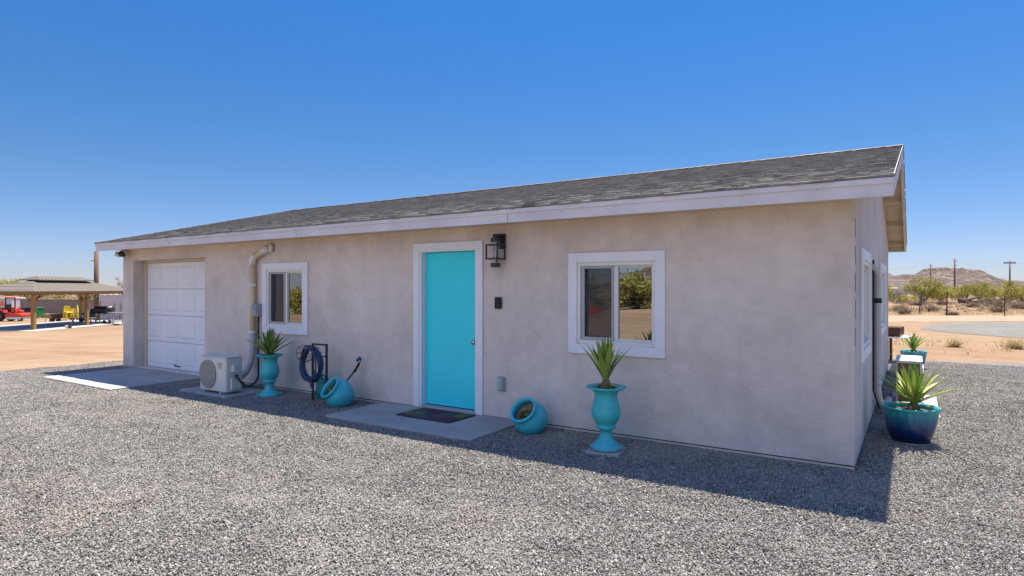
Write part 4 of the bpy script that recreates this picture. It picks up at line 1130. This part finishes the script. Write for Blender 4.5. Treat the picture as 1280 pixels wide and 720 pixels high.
def line(a,b,z,nm):
    m=MB(); pts=[]
    for i in range(13):
        t=i/12; p=a.lerp(b,t); p.z-=z+1.2*math.sin(math.pi*t); pts.append(p)
    m.tube(pts,.013,4); o=m.build('power_line',MAT['greypole']); tag(o,nm,'cable','overhead power lines')
L0=Vector((*along(980,175),8.5)); L1=Vector((*along(1420,150),9))
line(L0,tops[0],.5,'overhead cable reaching the left bare pole from behind the house')
line(tops[0],tops[1],.5,'overhead cable between the two bare poles')
line(tops[1],tops[2],.5,'overhead cable from the tallest bare pole to the crossarm pole')
line(tops[2],L1,.5,'overhead cable from the crossarm pole to the right edge')
def trailer():
    t=empty('far_trailer',gl(1137,120),YAW,'long low white roofed trailer seen between the bushes by the house','trailer')
    m=MB(); m.box(-3,2.6,-1.2,1.2,.4,1.6); m.build('wall',MAT['palewall'],t)
    m=MB(); m.prism([(-3.2,1.6),(2.8,1.6),(2.7,1.8),(-3.1,1.8)],'y',-1.3,1.3); m.build('roof',MAT['white'],t)
trailer()
def hill():
    prof=[(930,352),(980,349),(1030,347),(1080,345),(1098,342),(1111,343),(1118,345.8),(1128,343.7),(1142,344.4),(1153.4,338),(1163,336),(1176,335.3),(1186,336),(1191,337.4),(1200,336),(1212.5,338.8),(1223.8,338.8),(1232,343),(1245,348),(1255,350.4),(1269,350.8),(1290,353),(1330,355),(1380,359),(1430,361)]
    D=1000; NU,ND=300,64; m=MB(); vs=[]
    def ph(u):
        for (a,b),(c,d) in zip(prof[:-1],prof[1:]):
            if a<=u<=c: return 1.07*(360.5-(b+(d-b)*(u-a)/(c-a)))/772*D
        return 0
    for j in range(ND+1):
        t=j/ND                         # 0 foot facing us .. .6 ridge .. 1 behind
        for i in range(NU+1):
            u=930+500*i/NU; d=D-230+380*t
            x,y=from_cam((u-640)/772*(.85*d+.15*D),d)
            h=ph(u)
            s=min(1,t/.6); s=s**.8 if t<=.6 else max(0,1-(t-.6)/.4*.9)
            n=noise.fractal(Vector((x*.02,y*.02,1)),.9,2.1,6)*.05+noise.fractal(Vector((x*.10,y*.10,5)),.7,2.2,4)*.12
            ridge=noise.noise(Vector((x*.012,y*.012,4)))
            z=h*s*(1+ .9*n*(1-.55*(abs(t-.6)<.03)))+h*.10*ridge*s*(1-s)*4
            vs.append((x,y,z*1.0+(1.6*s) - .5))
    n=NU+1
    fs=[(j*n+i,j*n+i+1,(j+1)*n+i+1,(j+1)*n+i) for j in range(ND) for i in range(NU)]
    m.smooth=False; m.add(vs,fs); o=m.build('rocky_hill',MAT['rock']); o['kind']='structure'
hill()

# ------------------------------------------------------------------ left: pavilion and yard things
PX,PY=from_cam(-27.9,36); PZ=ground_z(PX,PY)
def pavilion():
    t=empty('pavilion',(PX,PY,PZ),YAW,'wooden pavilion with a two-tier metal tile roof','pavilion')
    P=MAT['wood']
    posts=[(0,0),(0,4.5),(0,9),(-3.5,0),(-3.5,4.5),(-3.5,9)]
    for x,y in posts:
        m=MB(); m.box(x-.10,x+.10,y-.10,y+.10,.03,2.05); m.build('post',P,t,bevel=.01)
    m=MB()
    for x in(0,-3.5): m.box(x-.07,x+.07,-.3,9.3,2.05,2.2)
    for y in(0,4.5,9): m.box(-3.43,-.07,y-.06,y+.06,2.05,2.2)
    m.build('beam',P,t)
    for x,y in posts:
        for dx,dy in ((0,.55),(0,-.55),(.55 if x<-1 else -.55,0)):
            if (y+dy)<0 or (y+dy)>9: continue
            b=MB(); b.tube([(x,y,1.50),(x+dx,y+dy,2.05)],.045,4); b.build('brace',P,t)
    def hip(x0,x1,y0,y1,z0,i,j,z1,name,th=.05):
        cx=(x0+x1)/2
        a=[(x0,y0,z0),(x1,y0,z0),(x1,y1,z0),(x0,y1,z0)]; b=[(x0+i,y0+j,z1),(x1-i,y0+j,z1),(x1-i,y1-j,z1),(x0+i,y1-j,z1)]
        m=MB(); m.add(a+b+[(p[0],p[1],p[2]-th) for p in a]+[(p[0],p[1],p[2]-th) for p in b],
          [(0,1,5,4),(1,2,6,5),(2,3,7,6),(3,0,4,7),(8,12,13,9),(9,13,14,10),(10,14,15,11),(11,15,12,8),(0,8,9,1),(1,9,10,2),(2,10,11,3),(3,11,8,0),(4,5,6,7)])
        return m.build(name,MAT['tile'],t)
    hip(-3.85,.35,-.5,9.5,2.27,1.9,2.5,2.90,'lower_roof')
    hip(-2.4,-1.15,1.9,6.9,2.98,.55,.55,3.20,'upper_roof')
    m=MB(); m.box(-2.0,-1.5,2.1,6.7,2.84,2.975); m.build('roof_vent',MAT['black'],t)
    m=MB(); z0,z1=2.14,2.225
    m.box(.29,.33,-.48,9.48,z0,z1); m.box(-3.83,-3.79,-.48,9.48,z0,z1); m.box(-3.79,.29,-.48,-.44,z0,z1); m.box(-3.79,.29,9.44,9.48,z0,z1); m.build('eave_trim',P,t)
    b=MB(); 
    for k in range(16):
        y=-.2+k*.6; z=2.02-.05*math.sin(k*math.pi/2.5)**2
        b.smooth=True; b.lathe([(0,z-.12),(.03,z-.10),(.035,z-.06),(.012,z-.02),(.012,z)],8,Matrix.Translation((.2,y,0)))
    b.tube([(.2,-.3+.3*k,2.03-.03*(k%2)) for k in range(33)],.008,4)
    b.build('string_lights',MAT['bulb'],t)
    s=MB(); s.rbox(-5.2,1.1,-1.2,10.5,-.05,.03,.01); o=s.build('pavilion_slab',MAT['concrete']); o.location=(PX,PY,PZ); o.rotation_euler=(0,0,YAW); o['kind']='structure'
pavilion()
def local(u,ahead,dz=0):
    x,y=along(u,ahead); return (x,y,ground_z(x,y)+dz)
def on_slab(u,ahead):
    x,y=along(u,ahead); return (x,y,PZ+.032)
def wall_at(u0,d0,u1,d1,h,th,name,label,cat,mat,cap=None):
    a=Vector(along(u0,d0)); b=Vector(along(u1,d1)); L=(b-a).length; rz=math.atan2(b.y-a.y,b.x-a.x)
    t=empty(name,(a.x,a.y,min(ground_z(*a),ground_z(*b))-.1),rz,label,cat)
    m=MB(); m.box(0,L,-th/2,th/2,0,h+.1); m.build('wall',mat,t)
    if cap:
        m=MB(); m.box(-.03,L+.03,-th/2-.04,th/2+.04,h+.1,h+.18); m.build('coping',cap,t)
    return t,L
wall_at(26,63,130,61,1.75,.2,'block_wall','brown concrete block wall behind the pavilion','wall',MAT['block'],MAT['block'])
t,L=wall_at(-40,66,31,65,1.95,3,'pale_shed','pale low building behind the red tractor','building',MAT['palewall'],MAT['palewall'])
t,L=wall_at(131,56,200,56,2.15,3,'white_shed','pale lavender building behind the black smoker','building',MAT['palewall'],MAT['white'])
def light_pole():
    x,y,z=local(120.2,50); t=empty('wooden_pole',(x,y,z),YAW,'thick wooden pole with a small lamp behind the pavilion','pole')
    m=MB(); m.smooth=True; m.tube([(0,0,-.2),(0,0,1.6+46.5/772*50-z)],[.20,.17],10); m.build('mast',MAT['pole'],t)
    zt=1.6+46.5/772*50-z
    m=MB(); m.bar((0,0,zt-.68),(-.35,0,zt-.68),.03,6); m.smooth=True; m.lathe([(0,.12),(.08,.1),(.13,0),(0,-.02)],12,Matrix.Translation((-.32,0,zt-.78))); m.build('lamp',MAT['greymetal'],t)
light_pole()
def wheel(mb_t, parent, c, r, w, axis='y'):
    M=Matrix.Translation(c)@Matrix.Rotation(R(90),4,'X')
    a=MB(); a.lathe([(r*.55,-w/2),(r*.9,-w/2),(r,-w*.3),(r,w*.3),(r*.9,w/2),(r*.55,w/2),(r*.5,0),(r*.55,-w/2)],24,M)
    for k in range(18):
        an=k*math.pi/9; a.box(-r*.04,r*.04,-w*.45,w*.45,r*.96,r*1.04,Matrix.Translation(c)@Matrix.Rotation(an,4,'Y'))
    o=a.build('wheel',MAT['rubber'],parent)
    b=MB(); b.lathe([(0,-w*.25),(r*.2,-w*.3),(r*.5,-w*.2),(r*.56,-w*.46),(r*.56,w*.46),(r*.5,w*.2),(0,w*.25)],20,M); b.build('rim',mb_t,o)
def tractor(loc,rz,label):
    t=empty('farm_tractor',loc,rz,label,'tractor')
    # faces local -x
    for y in(-.62,.62):
        wheel(MAT['red'],t,(0,y,.46),.46,.30); wheel(MAT['red'],t,(-1.75,y*.9,.36),.36,.22)
    m=MB(); m.rbox(-2.25,-.75,-.33,.33,.62,1.12,.08); m.build('hood',MAT['red'],t)
    m=MB(); m.box(-2.0,.35,-.2,.2,.4,.62); m.box(-.75,.4,-.4,.4,.55,.68); m.build('chassis',MAT['black'],t)
    for y in(-.62,.62):
        m=MB(); m.prism([(-.62,.75),(-.5,1.08),(-.2,1.2),(.3,1.18),(.55,.95),(.58,.75),(.45,.78),(.2,1.06),(-.25,1.07),(-.45,.8)],'y',y-.2,y+.2); m.build('fender',MAT['red'],t)
    m=MB(); m.rbox(-.15,.30,-.26,.26,.85,.98,.05); m.rbox(.26,.38,-.26,.26,.95,1.45,.05); m.build('seat',MAT['black'],t)
    m=MB(); m.bar((-.78,0,1.1),(-.55,0,1.35),.03); ring=[(-.55+.07*math.sin(a)*.6,.17*math.cos(a),1.37+.14*math.sin(a)*.5) for a in [2*math.pi*i/16 for i in range(17)]]; m.tube(ring,.018,6,False); m.build('steering_wheel',MAT['black'],t)
    m=MB()
    for y in(-.5,.5): m.box(.42,.49,y-.035,y+.035,.7,2.02)
    m.box(.42,.49,-.465,.465,1.95,2.02); m.build('roll_bar',MAT['black'],t)
    m=MB(); m.rbox(-.95,.75,-.7,.7,2.03,2.14,.04); m.build('canopy',MAT['redfade'],t)
    m=MB(); M=Matrix.Translation((.3,-.70,1.55)); m.prism([(-.25,-.2),(.25,-.2),(0,.25)],'y',-.015,.015,M); m.build('warning_triangle',MAT['orange'],t)
    m=MB()
    for y in(-.45,.45): m.tube([(-.6,y,.9),(-1.4,y,1.25),(-2.5,y,.75),(-2.95,y,.35)],.06,6)
    m.prism([(-3.3,.1),(-2.95,.08),(-2.8,.55),(-2.9,.6),(-3.0,.2),(-3.3,.15)],'y',-.8,.8); m.build('front_loader',MAT['red'],t)
    # rear mower
    m=MB(); m.prism([(.60,.38),(1.95,.42),(1.95,.60),(1.6,.70),(.8,.70),(.60,.6)],'y',-.75,.75); m.build('mower_deck',MAT['red'],t)
    m=MB()
    for y in(-.4,.4): m.bar((.4,y,.6),(1.3,0,1.12),.04); m.bar((1.3,0,1.12),(1.2,y,.7),.04)
    m.rbox(1.05,1.5,-.22,.22,.71,.95,.05); m.build('hitch_frame',MAT['red'],t)
    wheel(MAT['white'],t,(1.7,-.5,.2),.2,.14)
    m=MB(); m.box(.70,1.85,-.72,.72,.2,.38); m.build('deck_skirt',MAT['white'],t)
    return t
tr=tractor(local(6,53),YAW,'red tractor with canopy and rear mower left of the pavilion post')
def bin_(loc,mat,label,lidmat):
    t=empty('wheeled_bin',loc,YAW,label,'bin','wheeled rubbish bins')
    m=MB(); z0,z1=.08,.98
    m.add([(-.24,-.28,z0),(.24,-.28,z0),(.24,.28,z0),(-.24,.28,z0),(-.33,-.38,z1),(.33,-.38,z1),(.33,.38,z1),(-.33,.38,z1)],[(3,2,1,0),(4,5,6,7),(0,1,5,4),(1,2,6,5),(2,3,7,6),(3,0,4,7)]); m.build('body',mat,t,bevel=.02)
    m=MB(); m.rbox(-.36,.36,-.42,.40,.985,1.06,.03); m.build('lid',lidmat,t)
    for x in(-.27,.27):
        m=MB(); m.lathe([(0,-.03),(.11,-.03),(.11,.03),(0,.03)],16,Matrix.Translation((x,.30,.11))@Matrix.Rotation(R(90),4,'Y')); m.build('wheel',MAT['rubber'],t)
bin_(local(47,59.5),MAT['green'],'bright green wheeled bin behind the near pavilion post',MAT['green'])
bin_(local(30.5,60),MAT['black'],'black wheeled bin beside the tractor mower',MAT['black'])
def barrow(loc,rz,mat,label):
    t=empty('wheelbarrow',loc,rz,label,'wheelbarrow','wheelbarrows')
    m=MB(); m.add([(-.28,-.2,.38),(.30,-.2,.33),(.30,.2,.33),(-.28,.2,.38),(-.45,-.34,.70),(.55,-.34,.66),(.55,.34,.66),(-.45,.34,.70)],[(3,2,1,0),(0,1,5,4),(1,2,6,5),(2,3,7,6),(3,0,4,7)])
    m.add([(-.25,-.17,.42),(.27,-.17,.37),(.27,.17,.37),(-.25,.17,.42),(-.44,-.33,.70),(.54,-.33,.66),(.54,.33,.66),(-.44,.33,.70)],[(0,1,2,3),(4,5,1,0),(5,6,2,1),(6,7,3,2),(7,4,0,3)]); m.build('tub',mat,t)
    m=MB()
    for y in(-.22,.22): m.bar((.55,y*.3,.22),(-1.0,y*1.3,.55),.022,6); m.bar((-.25,y,.38),(-.35,y,.0),.02,6)
    m.build('frame',MAT['darkwood'],t)
    m=MB(); m.lathe([(0,-.04),(.14,-.04),(.18,-.03),(.18,.03),(.14,.04),(0,.04)],18,Matrix.Translation((.55,0,.18))@Matrix.Rotation(R(90),4,'X')); m.build('wheel',MAT['rubber'],t)
barrow(local(64,49),YAW,MAT['tan'],'tan wheelbarrow under the pavilion, left of the black one')
barrow(local(74,48.5),YAW+R(180),MAT['black'],'black wheelbarrow between the tan one and the yellow chairs')
barrow(on_slab(113,44.5),YAW+R(200),MAT['bluegrey'],'blue-grey wheelbarrow tub behind the far pavilion post')
def chair_proto():
    t=empty('plastic_chair',(0,0,0),0,'x','chair','stacked yellow plastic chairs')
    m=MB(); m.rbox(-.22,.22,-.22,.22,.42,.45,.03); m.build('seat',MAT['yellow'],t)
    m=MB()
    for k in range(5): x=-.17+k*.085; m.box(x-.025,x+.025,.20,.225,.50,.84)
    m.prism([(-.23,.80),(.23,.80),(.17,.90),(0,.93),(-.17,.90)],'y',.20,.235); m.box(-.23,.23,.2,.23,.45,.52); m.build('backrest',MAT['yellow'],t)
    for x in(-.21,.21):
        for y in(-.2,.2):
            l=MB(); l.tube([(x,y,.43),(x*1.15,y*1.2,0)],[.03,.022],6); l.build('leg',MAT['yellow'],t)
        a=MB(); a.tube([(x*1.1,.2,.66),(x*1.15,-.18,.64),(x*1.1,-.2,.43)],.022,6); a.build('armrest',MAT['yellow'],t)
    return t
cp=chair_proto(); first=True
words=['lowest','second lowest','middle','second highest','topmost']
for u,d,rz,nm,tilt in ((84.5,47,YAW+R(60),'front stack of yellow chairs, nearer the tan wheelbarrow',R(5)),(93.2,48.5,YAW+R(-60),'rear stack of yellow chairs, nearer the dark post',R(-4))):
    x,y,z=local(u,d)
    for k in range(5):
        c=cp if first else copy_tree(cp); first=False
        c.location=(x+.035*k*(1 if tilt>0 else -.6),y,z+.10*k); c.rotation_euler=(0,0,rz)
        c['label']=words[k]+' chair in the '+nm
def smoker():
    t=empty('barrel_smoker',on_slab(131,42.5),YAW,'black barrel smoker grill on wheeled legs under the pavilion','smoker')
    m=MB(); m.smooth=True; m.tube([(-.62,0,.92),(-.60,0,.92),(.55,0,.92),(.57,0,.92)],[.18,.26,.26,.18],18); m.build('barrel',MAT['black'],t)
    m=MB(); m.smooth=True; m.tube([(-.95,0,.86),(-.63,0,.86)],.15,14); m.build('firebox',MAT['black'],t)
    m=MB(); m.bar((-.3,0,1.15),(-.3,0,1.5),.04,8); m.build('chimney',MAT['greymetal'],t)
    for x in(-.5,.45):
        for y in(-.2,.2):
            m=MB(); m.box(x-.025,x+.025,y-.025,y+.025,.02,.72); m.build('leg',MAT['greymetal'],t)
    for x in(.12,.5):
        m=MB(); m.lathe([(0,-.03),(.1,-.03),(.12,0),(.1,.03),(0,.03)],16,Matrix.Translation((x,-.27,.12))@Matrix.Rotation(R(90),4,'X')); m.build('wheel',MAT['rubber'],t)
    m=MB(); m.box(-.55,.5,-.22,.22,.26,.29); m.build('rack',MAT['greymetal'],t)
smoker()
def worktable(loc,rz,L,W,H,label,mat,name='work_table'):
    t=empty(name,loc,rz,label,'table')
    m=MB(); m.box(-L/2,L/2,-W/2,W/2,H-.04,H); m.build('table_top',mat,t,bevel=.006)
    for x in(-L/2+.08,L/2-.08):
        for y in(-W/2+.06,W/2-.06):
            m=MB(); m.box(x-.025,x+.025,y-.025,y+.025,0,H-.04); m.build('leg',MAT['greymetal'],t)
    m=MB(); m.box(-L/2+.1,L/2-.1,-W/2+.08,W/2-.08,.22,.25); m.build('lower_shelf',MAT['greymetal'],t)
worktable(on_slab(147,42),YAW,1.1,.6,.78,'small grey table at the right of the smoker',MAT['greymetal'])
def bench(loc,rz,label):
    t=empty('picnic_bench',loc,rz,label,'bench')
    m=MB(); m.box(-.85,.85,-.16,.16,.40,.45); m.build('seat',MAT['bluegrey'],t)
    for x in(-.6,.6):
        m=MB(); m.tube([(x-.2,0,.02),(x+.12,0,.40)],.03,6); m.tube([(x+.2,0,.02),(x-.12,0,.40)],.03,6); m.build('leg',MAT['greymetal'],t)
bench(on_slab(102,41),YAW,'long grey bench with crossed legs beside the yellow chairs')
def wire_chair(loc,rz,label):
    t=empty('wire_chair',loc,rz,label,'chair','metal patio chairs')
    m=MB()
    for k in range(6): x=-.2+.08*k; m.bar((x,.2,.45),(x*.8,.28,.98),.012,5)
    m.tube([(-.25,.2,.45),(-.22,.28,.95),(0,.3,1.08),(.22,.28,.95),(.25,.2,.45)],.02,6); m.build('backrest',MAT['greymetal'],t)
    m=MB(); m.box(-.25,.25,-.25,.22,.43,.455); m.build('seat',MAT['greymetal'],t)
    for x in(-.24,.24):
        for y in(-.22,.2):
            m=MB(); m.bar((x,y,.43),(x*1.1,y*1.1,0),.018,6); m.build('leg',MAT['greymetal'],t)
wire_chair(local(106,50,.55),YAW+R(15),'metal patio chair raised on the far bench, left of the post')
wire_chair(local(115,50,.55),YAW-R(10),'metal patio chair raised on the far bench, right of the post')
worktable(local(110.5,50),YAW,1.6,.8,.55,'low far bench carrying two metal chairs',MAT['bluegrey'],'low_bench')
def tool(loc,lean,label,kind):
    t=empty(kind,loc,YAW,label,'garden tool')
    m=MB(); m.bar((0,0,.0),(lean,0,1.25),.02,6); m.build('handle',MAT['darkwood'],t)
    m=MB(); m.prism([(-.11,-.05),(.11,-.05),(.13,.2),(0,.32),(-.13,.2)],'y',-.01,.01,Matrix.Translation((lean,0,1.2))); m.build('blade',MAT['greymetal'],t)
tool(local(142.5,54),.05,'dark shovel leaning on the lavender building','shovel')
tool(local(149,54),.12,'spade at the corner of the house against the lavender building','spade')
def stake():
    t=empty('short_post',on_slab(85,37.5),YAW,'short rusty post in a white block at the slab edge','post')
    m=MB(); m.box(-.12,.06,-.1,.1,.0,.16); m.build('block',MAT['white'],t,bevel=.01)
    m=MB(); m.box(.061,.17,-.07,.07,.0,.36); m.build('post',MAT['rust'],t,bevel=.005)
stake()
LG='trees beyond the yard wall'
tree('desert_tree',local(6,84),'wide olive tree behind the left end of the pavilion roof','tree','paloverde',2.4,5.0,6000,61,.18,20,.25,LG)
tree('bare_tree',local(147,84),'thin half-bare tree showing between pavilion roof and house','tree','drybrush',1.7,4.9,1000,62,.16,20,.3,LG,.07)
for k,(u,h,lb) in enumerate([(-30,3.4,'olive tree at the far left beyond the yard wall'),(32,3.2,'olive tree seen under the roof just left of the near post'),(58,3.3,'olive tree seen under the roof over the green bin'),(80,3.1,'olive tree seen under the roof over the yellow chairs'),(101,3.2,'olive tree seen under the roof beside the dark post'),(126,3.2,'olive tree behind the black smoker'),(170,3.4,'olive tree hidden behind the garage end of the house')]):
    tree('desert_tree',local(u,86+k),lb,'tree',['mesquite','paloverde'][k%2],3.0,h,1900,63+k,.2,14,.15,LG)

# ------------------------------------------------------------------ behind the viewer (mirrored in the windows)
RG='trees across the yard mirrored in the windows'
for k,(x,y,sp,h) in enumerate([(-10,-36,3.0,1.9),(-19.5,-44,3.2,2.9),(-23,-38,3.2,2.8),(-30,-40,3.0,2.9),(-7,-42,3,2.3),(-52,-36,3.0,2.6),(-62,-44,3.2,3.0),(-74,-38,3,2.8)]):
    tree('desert_tree',(x,y,ground_z(x,y)),'dark green desert tree across the yard, only seen mirrored in the windows','tree','paloverde',sp,h,5200,90+k,.34,26,.04,RG,rz=k)
tractor((-17.5,-26.0,0),R(200),'red tractor across the yard, only seen mirrored in the right window')
def back_hill():
    m=MB(); vs=[]; N=40
    for j in range(13):
        for i in range(N+1):
            x=-260+ i*8; y=-420-j*14; s=math.sin(math.pi*j/12)
            h=46*math.exp(-((x+120)/75)**2)*s*(1+.25*noise.fractal(Vector((x*.03,y*.03,2)),1,2,4)); vs.append((x,y,h-2))
    n=N+1; m.add(vs,[(j*n+i,(j+1)*n+i,(j+1)*n+i+1,j*n+i+1) for j in range(12) for i in range(N)]); o=m.build('back_hill',MAT['rock']); o['kind']='structure'
back_hill()

# ------------------------------------------------------------------ light, sky, camera
sun_dir=Vector((.012,.36,1)).normalized()
elev=math.asin(sun_dir.z); azim=math.atan2(sun_dir.x,sun_dir.y)   # clockwise from +Y
sl=bpy.data.lights.new('sun','SUN'); sl.energy=3.8; sl.angle=R(.53); sl.color=(1,.94,.83)
so=bpy.data.objects.new('sun',sl); COL.objects.link(so); so.rotation_euler=sun_dir.to_track_quat('Z','Y').to_euler(); so.location=(0,0,30)
w=bpy.data.worlds.new('World'); scene.world=w; w.use_nodes=True
nt=w.node_tree; bg=nt.nodes['Background']
sk=nt.nodes.new('ShaderNodeTexSky'); sk.sky_type='NISHITA'; sk.sun_disc=False; sk.sun_elevation=elev; sk.sun_rotation=azim
sk.altitude=600; sk.air_density=1.0; sk.dust_density=.1; sk.ozone_density=4
hs=nt.nodes.new('ShaderNodeHueSaturation'); hs.inputs['Saturation'].default_value=1.25; hs.inputs['Hue'].default_value=.505; nt.links.new(sk.outputs[0],hs.inputs['Color'])
# the clear desert sky is deeper towards the horizon than the model's
tc=nt.nodes.new('ShaderNodeTexCoord'); sp=nt.nodes.new('ShaderNodeSeparateXYZ'); nt.links.new(tc.outputs['Generated'],sp.inputs[0])
rp=ramp(nt,[(0,(.195,.20,.29)),(.07,(.215,.215,.275)),(.18,(.222,.24,.262)),(.42,(.20,.305,.34)),(1,(.57,.67,.75))],sp.outputs[2])
# added fill glow in the sky behind the viewer, lifts the shaded front wall
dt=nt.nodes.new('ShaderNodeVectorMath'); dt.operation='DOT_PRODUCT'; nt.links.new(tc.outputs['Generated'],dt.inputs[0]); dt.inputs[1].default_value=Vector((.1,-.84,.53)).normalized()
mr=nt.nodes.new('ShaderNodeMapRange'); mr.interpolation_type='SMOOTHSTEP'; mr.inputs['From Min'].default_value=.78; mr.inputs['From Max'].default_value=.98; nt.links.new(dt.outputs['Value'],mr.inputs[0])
fill_noise=noise_tex(nt,3.0,6,.65,tc.outputs['Generated'],.4)
mm=nt.nodes.new('ShaderNodeMath'); mm.operation='MULTIPLY'; nt.links.new(mr.outputs[0],mm.inputs[0]); nt.links.new(ramp(nt,[(.3,(.25,.25,.25)),(.65,(1,1,1))],fill_noise.outputs[0]).outputs[0],mm.inputs[1])
sky_with_fill=mixc(nt,1.0,mixc(nt,1.0,hs.outputs[0],rp.outputs[0],'MULTIPLY'),mixc(nt,mm.outputs[0],(0,0,0),(2.6,2.55,2.75)),'ADD')
nt.links.new(sky_with_fill,bg.inputs[0]); bg.inputs[1].default_value=.15
cd=bpy.data.cameras.new('camera'); cd.lens=772/1280*36; cd.sensor_width=36; cd.clip_start=.05; cd.clip_end=8000
co=bpy.data.objects.new('camera',cd); COL.objects.link(co); co.location=CAM; co.rotation_euler=(R(90),0,YAW); scene.camera=co
cd.shift_y=.5/1280
vs=scene.view_settings; vs.view_transform='Standard'; vs.look='None'; vs.exposure=1.55; vs.gamma=1; vs.use_curve_mapping=False
scene.cycles.max_bounces=8; scene.cycles.transparent_max_bounces=12
